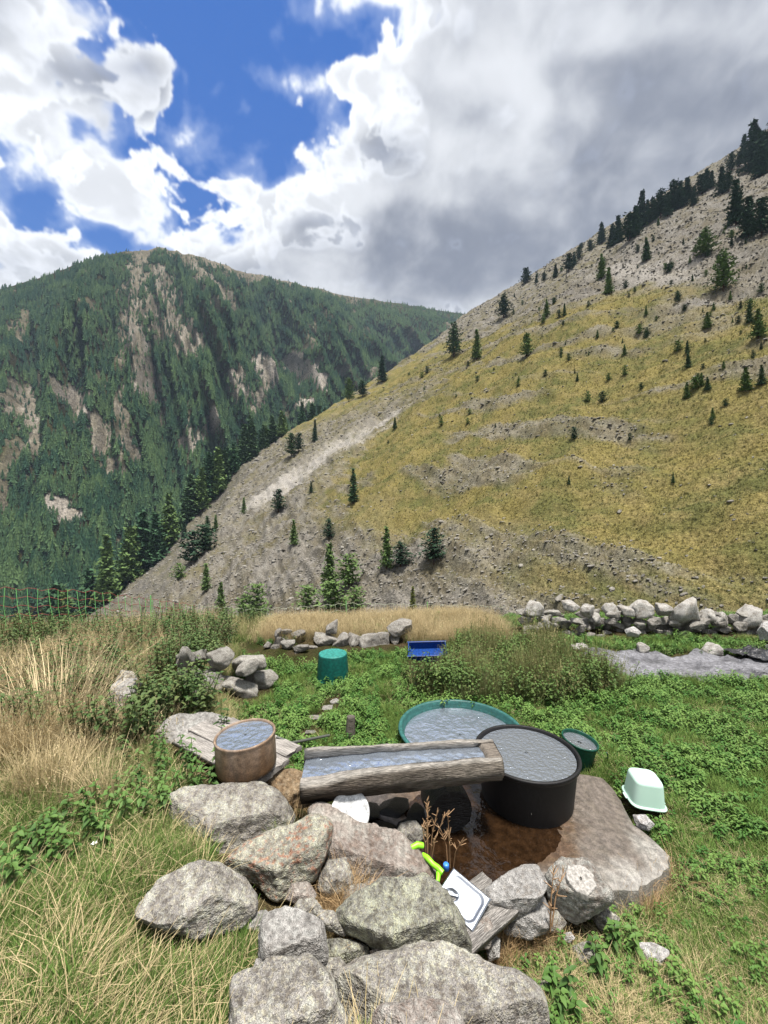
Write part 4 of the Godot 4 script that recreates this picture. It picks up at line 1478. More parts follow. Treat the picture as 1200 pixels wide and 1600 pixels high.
func build_slab():
	var mb := MB.new()
	var cx := 0.85
	var cd := 3.2
	var segs := 140
	var rings := 46
	var table := []
	for s in segs:
		var a := TAU * s / segs
		var dirv := Vector2(cos(a), sin(a))
		var best := 0.3
		for e in SLAB.size():
			var p0 := Vector2(SLAB[e][0] - cx, SLAB[e][1] - cd)
			var p1 := Vector2(SLAB[(e + 1) % SLAB.size()][0] - cx, SLAB[(e + 1) % SLAB.size()][1] - cd)
			var den := dirv.cross(p1 - p0)
			if absf(den) < 1e-9:
				continue
			var t := p0.cross(p1 - p0) / den
			var u := p0.cross(dirv) / den
			if t > 0.0 and u >= -1e-4 and u <= 1.0001:
				best = maxf(best, t)
		table.append(best * (1.0 + noise_a.get_noise_1d(s * 0.35) * 0.02))
	for k in rings + 4:
		for s in segs:
			var a := TAU * s / segs
			var f := minf(1.0, (k + 0.02) / (rings - 0.98))
			var q: float = table[s] * f
			var x := cx + cos(a) * q
			var d := cd + sin(a) * q
			var y := slab_y(x, d)
			y -= 0.012 * smoothstep(0.975, 1.0, f)
			if k >= rings:
				var g := (k - rings) / 3.0
				x += cos(a) * 0.02 * g
				d += sin(a) * 0.02 * g
				y = lerpf(y, -0.16, g)
			var n := noise_b.get_noise_2d(x * 3.0, d * 3.0)
			var wet := 1.0 - smoothstep(-0.10, 0.12, x - 1.28 + (2.75 - d) * 0.35 + n * 0.22)
			var wet2 := 1.0 - smoothstep(-0.02, 0.22, x - 1.66 + (2.72 - d) * 0.55 + n * 0.25)
			var c := mixc(Color(0.41, 0.392, 0.355), Color(0.325, 0.308, 0.275), 0.5 + n * 1.5)
			c = mixc(c, Color(0.15, 0.122, 0.098), wet2 * 0.9 * smoothstep(2.50, 2.70, d + n * 0.2))
			c = mixc(c, Color(0.135, 0.090, 0.055), wet * smoothstep(2.52, 2.68, d))
			c = mixc(c, Color(0.10, 0.085, 0.075), wet * smoothstep(0.25, -0.05, x))
			mb.vert(Vector3(x, y, -d), c)
	mb.grid(rings, segs, 0, true, false)
	mb.grid(4, segs, rings * segs, true, false)
	var o := mi("concrete_slab", mb.build(), M.slab)
	tag(o, "worn concrete slab, wet and brown at left, dry and pale at its right corner", "slab")
	# the brown puddle: a level sheet that the slab's own rise cuts off
	var pb := MB.new()
	var n2 := 60
	pb.vert(Vector3(0.58, 0.136, -3.02))
	for k in 14:
		for s in n2:
			var a := TAU * s / n2
			var q := (k + 1.0) / 14.0
			var x := 0.58 + cos(a) * 0.76 * q
			var d := 3.02 + sin(a) * 0.62 * q
			pb.vert(Vector3(x, 0.136 + noise_b.get_noise_2d(x * 9.0, d * 9.0) * 0.0012, -d))
	for s in n2:
		pb.tri(0, 1 + s, 1 + (s + 1) % n2)
	pb.grid(14, n2, 1, true, false)
	struct("puddle_water", pb.build(), M.pool)
	for p in [[0.2, 3.0, 0.45], [0.85, 3.2, 0.75], [1.45, 3.0, 0.55], [1.6, 2.8, 0.32], [0.9, 2.75, 0.4]]:
		keep_clear.append([p[0], -p[1], p[2]])

func build_trough():
	var a := Vector3(-0.56, 0.595, -2.82)
	var b := Vector3(0.81, 0.645, -2.92)
	var axis := b - a
	var l := axis.length()
	var yaw := atan2(-axis.z, axis.x)
	var o := thing("hollow_log_trough", "long weathered trough hewn from a hollow log, brimming with running water", "trough", Vector3(a.x, 0.15, a.z))
	var body := Node3D.new()
	# the cross-section runs round the outside from the back rim under the log to the front rim, then back through the hollow
	var mb := MB.new()
	var n := 46
	var outer := 22
	var inner := 14
	var cols := outer + inner
	for k in n + 1:
		var t := k / float(n)
		var x := t * l
		var r := 0.168 - 0.040 * t
		var hollow := 1.0 - smoothstep(0.89, 0.93, t)
		var front := r * 0.50 - 0.055 * (1.0 - smoothstep(0.0, 0.45, t)) + noise_a.get_noise_1d(x * 2.0) * 0.012
		var back := r * 0.62 + noise_a.get_noise_1d(x * 2.0 + 50.0) * 0.01
		var af := asin(clampf(front / r, -0.9, 0.9))
		var ab := asin(clampf(back / r, -0.9, 0.9))
		for s in outer:
			var q := s / (outer - 1.0)
			var an := lerpf(PI - ab, TAU + af, q)      # from the back rim, under, to the front rim
			var rr := r * (1.0 + noise_b.get_noise_3d(x * 1.5, cos(an) * 2.2, sin(an) * 2.2) * 0.15 + noise_b.get_noise_3d(x * 1.2, cos(an) * 11.0, sin(an) * 11.0) * 0.05)
			var g := 1.0 + noise_b.get_noise_3d(x * 2.5, cos(an) * 8.0, sin(an) * 8.0) * 0.9
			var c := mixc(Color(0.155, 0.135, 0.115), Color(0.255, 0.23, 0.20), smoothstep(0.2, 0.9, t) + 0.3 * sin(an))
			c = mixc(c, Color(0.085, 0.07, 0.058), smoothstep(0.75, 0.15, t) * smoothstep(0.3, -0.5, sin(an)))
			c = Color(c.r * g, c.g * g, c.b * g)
			if s == 0 or s == outer - 1:
				c = Color(0.50, 0.48, 0.45)
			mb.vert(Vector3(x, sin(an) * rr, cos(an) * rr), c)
		for s in inner:
			var q := s / (inner - 1.0)
			var thick := 0.034
			var an := lerpf(TAU + af, PI - ab, q)
			var ri := r - thick - 0.05 * (1.0 - smoothstep(0.0, 0.5, t)) * (1.0 if q < 0.4 else 0.0)
			var floor_y := lerpf(front, back, q)
			var p := Vector3(x, sin(an) * ri, cos(an) * ri)
			if q < 0.001:
				p = Vector3(x, front, cos(an) * ri)
			elif q > 0.999:
				p = Vector3(x, back, cos(an) * ri)
			p.y = lerpf(floor_y - 0.008, p.y, hollow)
			var rim := q < 0.12 or q > 0.88
			var c := Color(0.50, 0.475, 0.445) if rim else Color(0.12, 0.11, 0.10)
			if t > 0.915:
				c = Color(0.36, 0.32, 0.28)
			var g := 1.0 + noise_b.get_noise_3d(x * 3.0, q * 9.0, 4.0) * 0.5
			mb.vert(p, Color(c.r * g, c.g * g, c.b * g))
	mb.grid(n + 1, cols, 0, true, true)
	for e in [0, n]:      # end grain
		var first: int = e * cols
		var mid := mb.vert(Vector3(0.0 if e == 0 else l, -0.08, 0), Color(0.22, 0.19, 0.16))
		for s in outer - 1:
			if e == 0:
				mb.tri(mid, first + s, first + s + 1)
			else:
				mb.tri(mid, first + s + 1, first + s)
	if true:
		var first: int = n * cols
		var cap := []
		for s in outer:
			cap.append(mb.v[first + s])
		var cc := Vector3(l + 0.004, -0.02, 0)
		for s in outer - 1:
			mb.face([cc, cap[s], cap[s + 1]], Color(0.33, 0.285, 0.235), Vector3(1, 0, 0))
		mb.face([cc, cap[outer - 1], cap[0]], Color(0.33, 0.285, 0.235), Vector3(1, 0, 0))
	body.free()
	var turn := Basis(Vector3.UP, yaw) * Basis(Vector3(0, 0, 1), asin(axis.y / l))
	var lg := mi("log", mb.build(), M.wood, o, Vector3(0, a.y - 0.15, 0))
	lg.basis = turn
	# water
	var wb := MB.new()
	var wn := 90
	var wm := 18
	for k in wn:
		var t := lerpf(0.004, 0.925, k / (wn - 1.0))
		for s in wm:
			var q := s / (wm - 1.0)
			var r := 0.168 - 0.040 * t
			var half := sqrt(maxf(0.0001, pow(r - 0.030, 2.0) - 0.0016))
			var zf := half * (1.0 - 0.22 * (1.0 - smoothstep(0.0, 0.5, t)))
			var z := lerpf(zf, -half, q)
			var x := t * l
			var y := 0.048 - 0.012 * t + noise_b.get_noise_3d(x * 6.0, z * 9.0, 2.0) * 0.008 + noise_c.get_noise_3d(x * 9.0 - z * 5.0, z * 10.0, 6.0) * 0.005
			wb.vert(Vector3(x, y - 0.022 * (1.0 - smoothstep(0.0, 0.4, t)), z))
	wb.grid(wn, wm, 0, false, false)
	var wt := mi("water", wb.build(), M.water, o, Vector3(0, a.y - 0.15, 0))
	wt.basis = turn
	# the stump under it
	var sb := MB.new()
	sb.tube([Vector3(-0.02, 0, -0.13), Vector3(0, 0.005, 0), Vector3(0.01, 0, 0.10)], [0.155, 0.16, 0.155], 18, Color(0.8, 0.75, 0.7))
	var st := mi("log_support", sb.build(), M.wet_wood, null, Vector3(0.455, 0.285, -2.98))
	tag(st, "short dark wet log lying crosswise under the trough's right half", "log")
	st.rotation.y = 0.08
	var fl := thing("wet_rocks", "black wet rocks in the overflow under the left part of the trough", "rock", Vector3(0.05, 0.13, -3.1))
	for e in [[0.0, 0.02, 0.0, 0.30, 0.10], [0.18, 0.015, 0.06, 0.22, 0.09], [-0.16, 0.02, 0.02, 0.24, 0.11], [0.10, 0.01, 0.16, 0.20, 0.07], [-0.05, 0.01, 0.15, 0.18, 0.07]]:
		var s := mi("rock", stone_mesh("wall", int(e[3] * 30) % 5, 0.7), M.wet_wood, fl, Vector3(e[0], e[1], e[2]))
		s.scale = Vector3(e[3], e[4], e[3] * 0.7)
		s.rotation.y = e[0] * 9.0

func build_props():
	build_slab()
	build_trough()
	# black tub
	var tub := thing("black_tub", "round black tub filled to the brim, standing on the slab at the trough's end", "tub", Vector3(1.135, 0.125, -3.27))
	var H := 0.375
	lathe_obj("shell", [[0.0, 0.0], [0.33, 0.0], [0.345, 0.012], [0.375, H - 0.05], [0.378, H - 0.04], [0.395, H - 0.036], [0.402, H - 0.012], [0.400, H - 0.002], [0.388, H], [0.376, H - 0.004], [0.366, H - 0.05], [0.34, 0.02], [0.0, 0.016]], 96, M.black, tub)
	var bw := mi("water", water_disc(0.366, 0.0016, 12.0, 4.0, 34, 110), M.water_fine, tub, Vector3(0, H - 0.022, 0))
	bw.name = "water"
	# big green tub
	var gt := thing("green_tub", "large round green tub of rippling water sunk in the lawn behind the trough", "tub", Vector3(0.80, -0.16, -4.30))
	var G := 0.30
	lathe_obj("shell", [[0.0, 0.0], [0.55, 0.0], [0.585, G - 0.06], [0.60, G - 0.05], [0.640, G - 0.030], [0.650, G - 0.012], [0.645, G], [0.625, G + 0.004], [0.605, G - 0.006], [0.59, G - 0.07], [0.55, 0.03], [0.0, 0.025]], 110, M.green_tub, gt)
	mi("water", water_disc(0.588, 0.007, 6.0, 9.0, 44, 120), M.water, gt, Vector3(0, G - 0.075, 0))
	keep_clear.append([0.80, -4.30, 0.62])
	# rusty pot on the plank bed
	var pot := thing("rusty_pot", "round rust-brown metal pot brimming with water on the weathered planks", "pot", Vector3(-1.01, 0.522, -3.02))
	lathe_obj("shell", [[0.0, 0.0], [0.19, 0.0], [0.208, 0.008], [0.213, 0.03], [0.212, 0.225], [0.216, 0.235], [0.217, 0.245], [0.211, 0.25], [0.203, 0.248], [0.199, 0.236], [0.196, 0.18], [0.18, 0.02], [0.0, 0.015]], 72, null, pot)
	var ps := pot.get_child(0) as MeshInstance3D
	var arr := (ps.mesh as ArrayMesh).surface_get_arrays(0)
	var pv: PackedVector3Array = arr[Mesh.ARRAY_VERTEX]
	var pc := PackedColorArray()
	for p in pv:
		var q := Vector3(p.x * 5.0, p.y * 4.0, p.z * 5.0)
		var n := noise_b.get_noise_3dv(q)
		var c := mixc(Color(0.105, 0.058, 0.028), Color(0.19, 0.108, 0.050), 0.5 + n * 1.2)
		c = mixc(c, Color(0.085, 0.055, 0.035), smoothstep(0.1, 0.4, noise_b.get_noise_3dv(q * 2.0 + Vector3(4, 0, 0))))
		if p.y > 0.222:
			c = mixc(Color(0.40, 0.32, 0.255), Color(0.30, 0.19, 0.11), 0.5 + n)
		pc.append(c)
	arr[Mesh.ARRAY_COLOR] = pc
	var pm := ArrayMesh.new()
	pm.add_surface_from_arrays(Mesh.PRIMITIVE_TRIANGLES, arr)
	ps.mesh = pm
	ps.material_override = M.rust
	mi("water", water_disc(0.197, 0.005, 15.0, 20.0, 22, 64), M.water, pot, Vector3(0, 0.236, 0))
	pot.rotation = Vector3(0.02, 0, 0.05)
	# plank bed
	var bed := thing("plank_bed", "bed of grey weathered planks under the rusty pot", "planks", Vector3(-1.215, 0.495, -3.36))
	var yaw := -0.57
	for e in [[0, -0.17, 0.17, 0.86, 0.06], [1, 0.005, 0.17, 1.06, 0.0], [2, 0.18, 0.165, 1.02, 0.03]]:
		var s := mi("plank", plank_mesh(Vector3(e[3], 0.034, e[2]), 30 + int(e[0]), Color(0.47, 0.44, 0.405)), M.board, bed)
		s.basis = Basis(Vector3.UP, yaw)
		s.position = Basis(Vector3.UP, yaw) * Vector3(e[4], -0.004 * e[0], e[1])
	for p in [[-1.0, -2.95, 0.38], [-1.3, -3.3, 0.36], [-0.8, -3.25, 0.3], [-1.6, -3.45, 0.25], [-0.45, -3.0, 0.34], [-0.2, -3.0, 0.3], [-0.5, -3.25, 0.25], [-0.6, -2.8, 0.22]]:
		keep_clear.append(p)
	# broken board leaning in the nettles
	var lb := thing("leaning_board", "broken pale board with a dark batten leaning among nettles behind the planks", "board", at(298, 1118, 0.26))
	var b1 := mi("board", plank_mesh(Vector3(0.42, 0.018, 0.16), 44, Color(0.44, 0.41, 0.375)), M.wood, lb, Vector3(0, 0.16, 0))
	b1.rotation = Vector3(1.1, 0.3, 1.15)
	var b2 := mi("batten", plank_mesh(Vector3(0.42, 0.025, 0.035), 45, Color(0.16, 0.13, 0.115)), M.wood, lb, Vector3(0.08, 0.16, 0.03))
	b2.rotation = Vector3(1.1, 0.3, 1.95)
	# pipe
	var pp := MB.new()
	var p0 := at(432, 1152, 0.52)
	var p1 := at(455, 1159, 0.50)
	var p2 := at(485, 1155, 0.40)
	var p3 := at(514, 1149, 0.30)
	pp.tube([Vector3(), p1 - p0 + Vector3(0, -0.01, 0), p2 - p0, p3 - p0], [0.012, 0.012, 0.012, 0.012], 10)
	var pipe := mi("water_pipe", pp.build(), M.hose, null, p0)
	tag(pipe, "thin grey water pipe running from the rusty pot over to the lawn", "pipe")
	# post stub
	var sp := near_hit(546, 1156)
	var pb := MB.new()
	pb.tube([Vector3(0, -0.05, 0), Vector3(0.01, 0.08, 0), Vector3(0.015, 0.24, -0.01)], [0.055, 0.052, 0.045], 9, Color(0.22, 0.20, 0.18))
	tag(mi("post_stub", pb.build(), M.wood, null, sp), "short grey wooden post stub leaning in the lawn behind the trough", "post")
	# upturned teal bucket
	var q := near_hit(520, 1062)
	var bu := thing("upturned_bucket", "teal-green plastic bucket standing upside down on the lawn", "bucket", q - Vector3(0, 0.01, 0))
	lathe_obj("wall", [[0.222, 0.0], [0.236, 0.004], [0.238, 0.028], [0.226, 0.034], [0.222, 0.05], [0.219, 0.20], [0.205, 0.355], [0.200, 0.372]], 64, M.green_bucket, bu)
	lathe_obj("base_plate", [[0.200, 0.372], [0.197, 0.382], [0.188, 0.384], [0.182, 0.374], [0.0, 0.376]], 64, M.bucket_lid, bu)
	keep_clear.append([q.x, q.z, 0.25])
	# green bucket behind the black tub
	var gb := thing("green_bucket", "dark green bucket of water tilted in the grass right of the black tub", "bucket", Vector3(1.83, -0.02, -3.93))
	lathe_obj("wall", [[0.0, 0.0], [0.125, 0.0], [0.132, 0.006], [0.155, 0.23], [0.163, 0.235], [0.166, 0.25], [0.163, 0.258], [0.155, 0.258], [0.150, 0.245], [0.130, 0.02], [0.0, 0.015]], 56, M.dark_green, gb)
	mi("water", water_disc(0.149, 0.001, 8.0, 3.0, 8, 40), M.water_fine, gb, Vector3(0, 0.225, 0))
	var hb := MB.new()
	var hp := []
	var hr := []
	for k in 13:
		var an := PI * k / 12.0
		hp.append(Vector3(0.165 + 0.10 * sin(an), 0.235 - 0.13 * sin(an), cos(an) * 0.162))
		hr.append(0.006)
	hb.tube(hp, hr, 8)
	mi("handle", hb.build(), M.dark_green, gb)
	gb.rotation = Vector3(0.12, 0.25, -0.14)
	keep_clear.append([1.85, -3.92, 0.2])
	# upturned mint basin
	var mbn := thing("upturned_basin", "pale mint plastic basin lying upside down in the grass right of the slab", "basin", Vector3(2.13, 0.045, -3.36))
	lathe_obj("shell", [[0.178, 0.0], [0.190, 0.003], [0.191, 0.015], [0.176, 0.020], [0.172, 0.026], [0.150, 0.215], [0.140, 0.238], [0.122, 0.250], [0.100, 0.252], [0.096, 0.246], [0.0, 0.246]], 96, M.mint, mbn, 4.5)
	for s in [-1.0, 1.0]:
		var gm := MB.new()
		gm.box(Transform3D(Basis.IDENTITY, Vector3(s * 0.196, 0.010, 0)), Vector3(0.022, 0.012, 0.09), 0.003)
		mi("grip", gm.build(), M.mint, mbn)
	mbn.rotation = Vector3(0.03, -0.16, -0.05)
	mbn.scale = Vector3(0.72, 0.80, 0.72)
	keep_clear.append([2.13, -3.36, 0.2])
	# blue crate
	var c0 := near_hit(668, 1026)
	var cr := thing("blue_crate", "blue plastic crate lying tilted in the weeds below the far edge of the terrace", "crate", c0 + Vector3(0, 0.02, 0))
	for e in [[Vector3(0, 0.012, 0), Vector3(0.66, 0.02, 0.40), "bottom"], [Vector3(0, 0.13, -0.20), Vector3(0.68, 0.24, 0.018), "side"], [Vector3(0, 0.11, 0.20), Vector3(0.68, 0.20, 0.018), "side"], [Vector3(-0.335, 0.12, 0), Vector3(0.018, 0.22, 0.40), "side"], [Vector3(0.335, 0.12, 0), Vector3(0.018, 0.22, 0.40), "side"]]:
		var m := MB.new()
		m.box(Transform3D(Basis.IDENTITY, e[0]), e[1], 0.005)
		mi(e[2], m.build(), M.blue, cr)
	for sg in [-1.0, 1.0]:
		var rm := MB.new()
		rm.box(Transform3D(Basis.IDENTITY, Vector3(0, 0.225, sg * 0.215)), Vector3(0.72, 0.022, 0.03), 0.004)
		mi("rim", rm.build(), M.blue, cr)
	cr.rotation = Vector3(0.22, -0.06, 0.05)
	cr.scale = Vector3(0.92, 0.55, 1.0)
	cr.position.y += 0.0
	keep_clear.append([c0.x, c0.z, 0.32])
	keep_clear.append([c0.x - 0.1, c0.z + 0.5, 0.35])
	keep_clear.append([c0.x - 0.15, c0.z + 1.0, 0.25])
	# white plate
	var wp := thing("white_plate", "round white plastic lid leaning behind the pinkish boulder", "lid", at(547, 1270, 0.447))
	lathe_obj("disc", [[0.0, 0.006], [0.095, 0.006], [0.102, 0.012], [0.118, 0.014], [0.126, 0.010], [0.128, 0.002], [0.122, -0.004], [0.10, -0.002], [0.0, -0.002]], 56, M.white, wp)
	wp.rotation = Vector3(0.85, 0.0, -0.12)
	# steel tray on boards
	var ty := at(722, 1402, 0.30)
	var boards := thing("board_shelf", "two weathered boards wedged between boulders under the steel tray", "boards", ty + Vector3(0.05, -0.05, 0.03))
	for e in [[0.0, 0.075, 0], [0.0, -0.055, 1]]:
		var s := mi("board", plank_mesh(Vector3(0.42, 0.03, 0.125), 60 + int(e[2]), Color(0.40, 0.385, 0.37)), M.wood, boards)
		s.basis = Basis(Vector3.UP, 0.62)
		s.position = Basis(Vector3.UP, 0.62) * Vector3(e[0], 0, e[1])
	boards.rotation = Vector3(0.12, 0, -0.10)
	var tray := thing("steel_tray", "shiny rectangular steel tray lid with a cut-out, lying on the boards among boulders", "tray", ty)
	build_tray(tray)
	tray.basis = Basis(Vector3.UP, -0.80) * Basis(Vector3.RIGHT, 0.30) * Basis(Vector3(0, 0, 1), -0.10)
	# lime green plastic hose bits
	var lm := thing("lime_toy", "lime green bent plastic pieces with a light blue cap lying behind the lichen boulder", "plastic pieces", at(668, 1352, 0.27))
	var l1 := MB.new()
	var o := lm.position
	l1.tube([at(643, 1325, 0.33) - o, at(652, 1320, 0.34) - o, at(661, 1321, 0.33) - o], [0.016, 0.018, 0.016], 12)
	mi("upper_piece", l1.build(), M.lime, lm)
	var l2 := MB.new()
	l2.tube([at(661, 1336, 0.30) - o, at(668, 1341, 0.31) - o, at(676, 1350, 0.30) - o, at(684, 1356, 0.28) - o, at(692, 1364, 0.27) - o], [0.014, 0.017, 0.016, 0.017, 0.015], 12)
	mi("lower_piece", l2.build(), M.lime, lm)
	var l3 := MB.new()
	l3.tube([at(684, 1356, 0.27) - o, at(685, 1368, 0.26) - o, at(684, 1378, 0.25) - o], [0.012, 0.014, 0.011], 10)
	mi("lower_piece", l3.build(), M.lime, lm)
	var l4 := MB.new()
	l4.lathe([Vector2(0.0, 0.035), Vector2(0.014, 0.034), Vector2(0.018, 0.028), Vector2(0.019, 0.0), Vector2(0.0, 0.0)], 20)
	mi("blue_cap", l4.build(), surf(Color(0.22, 0.48, 0.85), 0.4, {"spec": 0.5}), lm, at(697, 1358, 0.25) - o)
	# crusty disc on the buff boulder
	var disc := MB.new()
	var rn := 14
	var sn := 48
	disc.vert(Vector3(0, 0.012, 0), Color(0.5, 0.47, 0.42))
	for k in rn:
		for s in sn:
			var a := TAU * s / sn
			var f := (k + 1.0) / rn
			var edge := 0.088 * (1.0 + noise_a.get_noise_2d(cos(a) * 2.0, sin(a) * 2.0) * 0.18)
			var x := cos(a) * edge * f
			var z := sin(a) * edge * f
			var y := 0.020 * sqrt(maxf(0.0, 1.0 - pow(f, 6.0))) + noise_b.get_noise_2d(x * 22.0, z * 22.0) * 0.009
			for h in [[-0.03, -0.02], [0.01, -0.03], [0.035, 0.0], [-0.005, 0.012], [-0.035, 0.025], [0.03, 0.035]]:
				y -= 0.013 * exp(-(pow(x - h[0], 2.0) + pow(z - h[1], 2.0)) / 0.00012)
			var g := 0.54 + noise_b.get_noise_2d(x * 30.0, z * 30.0) * 0.12
			disc.vert(Vector3(x, y if k < rn - 1 else -0.02, z), Color(g, g * 0.955, g * 0.88))
	for s in sn:
		disc.tri(0, 1 + s, 1 + (s + 1) % sn)
	disc.grid(rn, sn, 1, true, false)
	var cd := mi("crusty_disc", disc.build(), M.crust, null, at(907, 1374, 0.392))
	tag(cd, "pale crusty disc with finger-sized dents lying on the rounded buff boulder", "disc")
	var on := surface_hit(buff_boulder, 907, 1376)
	if on.size():
		var up: Vector3 = (on[1] as Vector3).lerp(Vector3(0, 0.85, 0.5), 0.5).normalized()
		cd.position = on[0] + up * 0.004
		cd.basis = Basis(up.cross(Vector3(0, 0, 1)).normalized(), up, up.cross(Vector3(0, 0, 1)).normalized().cross(up))
		cd.scale = Vector3(0.92, 1.0, 0.92)
	build_tarps()

func build_tray(tray: Node3D):
	# a sheet with a rim, a sunken field and a half-round cut-out with a bar across it
	var mb := MB.new()
	var nx := 44
	var nz := 34
	var w := 0.245
	var h := 0.19
	for r in nz + 1:
		for k in nx + 1:
			var x := (k / float(nx) - 0.5) * w
			var z := (r / float(nz) - 0.5) * h
			var e := minf(w * 0.5 - absf(x), h * 0.5 - absf(z))
			var cx := maxf(0.0, absf(x) - (w * 0.5 - 0.06))
			var cz := maxf(0.0, absf(z) - (h * 0.5 - 0.06))
			e = minf(e, 0.06 - Vector2(cx, cz).length() + 0.0) if cx > 0.0 and cz > 0.0 else e
			var y := -0.007 * smoothstep(0.014, 0.030, e)
			y -= 0.010 * (1.0 - smoothstep(0.0, 0.004, minf(w * 0.5 - absf(x), h * 0.5 - absf(z))))
			var ck := Vector2((x + 0.055) / 0.036, (z - 0.02) / 0.026).length()
			y -= 0.012 * (1.0 - smoothstep(0.7, 1.1, ck))
			mb.vert(Vector3(x, y, z))
	mb.grid(nz + 1, nx + 1, 0, false, false)
	mi("sheet", mb.build(), M.steel, tray)
	var g := MB.new()
	g.box(Transform3D(Basis(Vector3.UP, 0.5), Vector3(-0.055, -0.010, 0.02)), Vector3(0.07, 0.004, 0.012), 0.001)
	mi("grip_bar", g.build(), M.steel, tray)

func build_tarps():
	var mb := MB.new()
	var a := [at(893, 1010, 0.1), at(1250, 1018, 0.1), at(1240, 1060, 0.05), at(985, 1056, 0.05)]
	var n := 60
	for r in n:
		for k in n:
			var u := k / (n - 1.0)
			var v := r / (n - 1.0)
			var p: Vector3 = (a[0] as Vector3).lerp(a[1], u).lerp((a[3] as Vector3).lerp(a[2], u), v)
			p.x += noise_a.get_noise_2d(v * 3.0, 5.0 if u < 0.5 else 9.0) * 0.25 * absf(u - 0.5) * 2.0
			p.z += noise_a.get_noise_2d(u * 4.0, 3.0) * 0.22
			p.y = near_y(p.x, -p.z) + 0.035 + noise_c.get_noise_2d(p.x * 1.6 + p.z * 0.8, p.z * 0.8) * 0.05 + noise_b.get_noise_2d(p.x * 5.0, p.z * 5.0) * 0.022
			var e := minf(minf(u, 1.0 - u), minf(v, 1.0 - v))
			p.y -= 0.05 * smoothstep(0.04, 0.0, e)
			var g := 0.78 + noise_b.get_noise_2d(p.x * 1.2, p.z * 1.6) * 0.9
			mb.vert(p - a[0], Color(g, g, g))
	mb.grid(n, n, 0, false, false)
	tag(mi("grey_tarp", mb.build(), M.tarp, null, a[0]), "crumpled dirty grey tarpaulin spread on the ground below the rubble wall", "tarp")
	for k in 7:
		var f := k / 6.0
		var p: Vector3 = (a[0] as Vector3).lerp(a[1], f)
		keep_clear.append([p.x, p.z + 0.25, 0.3])
		var p2: Vector3 = (a[3] as Vector3).lerp(a[2], f)
		keep_clear.append([p2.x, p2.z - 0.3, 0.28])
		var p3 := p.lerp(p2, 0.5)
		keep_clear.append([p3.x, p3.z, 0.5])
	for e in [[812 + 193, 1014, 14, "rounded stone weighing down the middle of the far tarpaulin edge"], [1108, 1013, 18, "larger stone on the far right of the grey tarpaulin"], [905, 1012, 16, "pointed pale stone on the left corner of the grey tarpaulin"]]:
		var p := at(e[0], e[1], 0.1)
		p.y = near_y(p.x, -p.z) + 0.09
		var m := mi("stone", stone_mesh("white", e[2] % 5, 0.8), M.rock, null, p)
		var s: float = e[2] / FOCAL * -p.z * 1.35
		m.scale = Vector3(s * 1.2, s, s)
		tag(m, e[3], "stone")
	var bb := MB.new()
	var b := [at(1128, 1012, 0.1), at(1240, 1008, 0.12), at(1240, 1030, 0.1), at(1160, 1026, 0.1)]
	for r in 26:
		for k in 40:
			var p: Vector3 = (b[0] as Vector3).lerp(b[1], k / 39.0).lerp((b[3] as Vector3).lerp(b[2], k / 39.0), r / 25.0)
			p.y = near_y(p.x, -p.z) + 0.10 + noise_c.get_noise_2d(p.x * 2.2, p.z * 2.2) * 0.05
			bb.vert(p - b[0])
	bb.grid(26, 40, 0, false, false)
	tag(mi("black_sheet", bb.build(), M.black_tarp, null, b[0]), "rumpled black plastic sheet beside the grey tarpaulin at the right edge", "plastic sheet")

# ------------------------------------------------------------------ netting
func netting(label: String, path: Array, stays: int, horizontals: int, height: float, post_at: Array, top_mat: Material, stay_mat: Material):
	var o := thing("net_fence", label, "fence", path[0])
	var pts := []
	var total := 0.0
	for k in path.size() - 1:
		total += (path[k + 1] - path[k]).length()
	var at_f := func(f: float) -> Vector3:
		var want := f * total
		for k in path.size() - 1:
			var l: float = (path[k + 1] - path[k]).length()
			if want <= l or k == path.size() - 2:
				return (path[k] as Vector3).lerp(path[k + 1], want / l)
			want -= l
		return path[-1]
	for h in horizontals:
		var mb := MB.new()
		var line := []
		var rad := []
		var frac := 1.0 - h / float(horizontals - 0.4)
		for k in 41:
			var p: Vector3 = at_f.call(k / 40.0)
			p.y -= height * (1.0 - frac) - 0.025 * sin(k * 1.9 + h)
			line.append(p - o.position)
			rad.append(0.0042)
		mb.tube(line, rad, 4, Color.WHITE, false)
		mi("line_wire", mb.build(), top_mat, o)
	for k in stays:
		var f := (k + 0.5) / stays
		var p: Vector3 = at_f.call(f)
		var mb := MB.new()
		var sway := 0.05 * sin(k * 2.3) + 0.06
		mb.tube([p - o.position + Vector3(0, 0.01, 0), p - o.position + Vector3(sway * 0.5, -height * 0.35, 0.02), p - o.position + Vector3(sway * 0.8, -height * 0.65, -0.01), p - o.position + Vector3(sway * 1.6, -height, 0)], [0.0048, 0.0048, 0.0048, 0.0048], 4, Color.WHITE, false)
		mi("stay", mb.build(), stay_mat, o)
	for f in post_at:
		var p: Vector3 = at_f.call(f)
		var mb := MB.new()
		mb.tube([p - o.position + Vector3(0, 0.08, 0), p - o.position + Vector3(0.02, -height - 0.15, 0)], [0.012, 0.012], 8)
		mi("post", mb.build(), M.net_green, o)

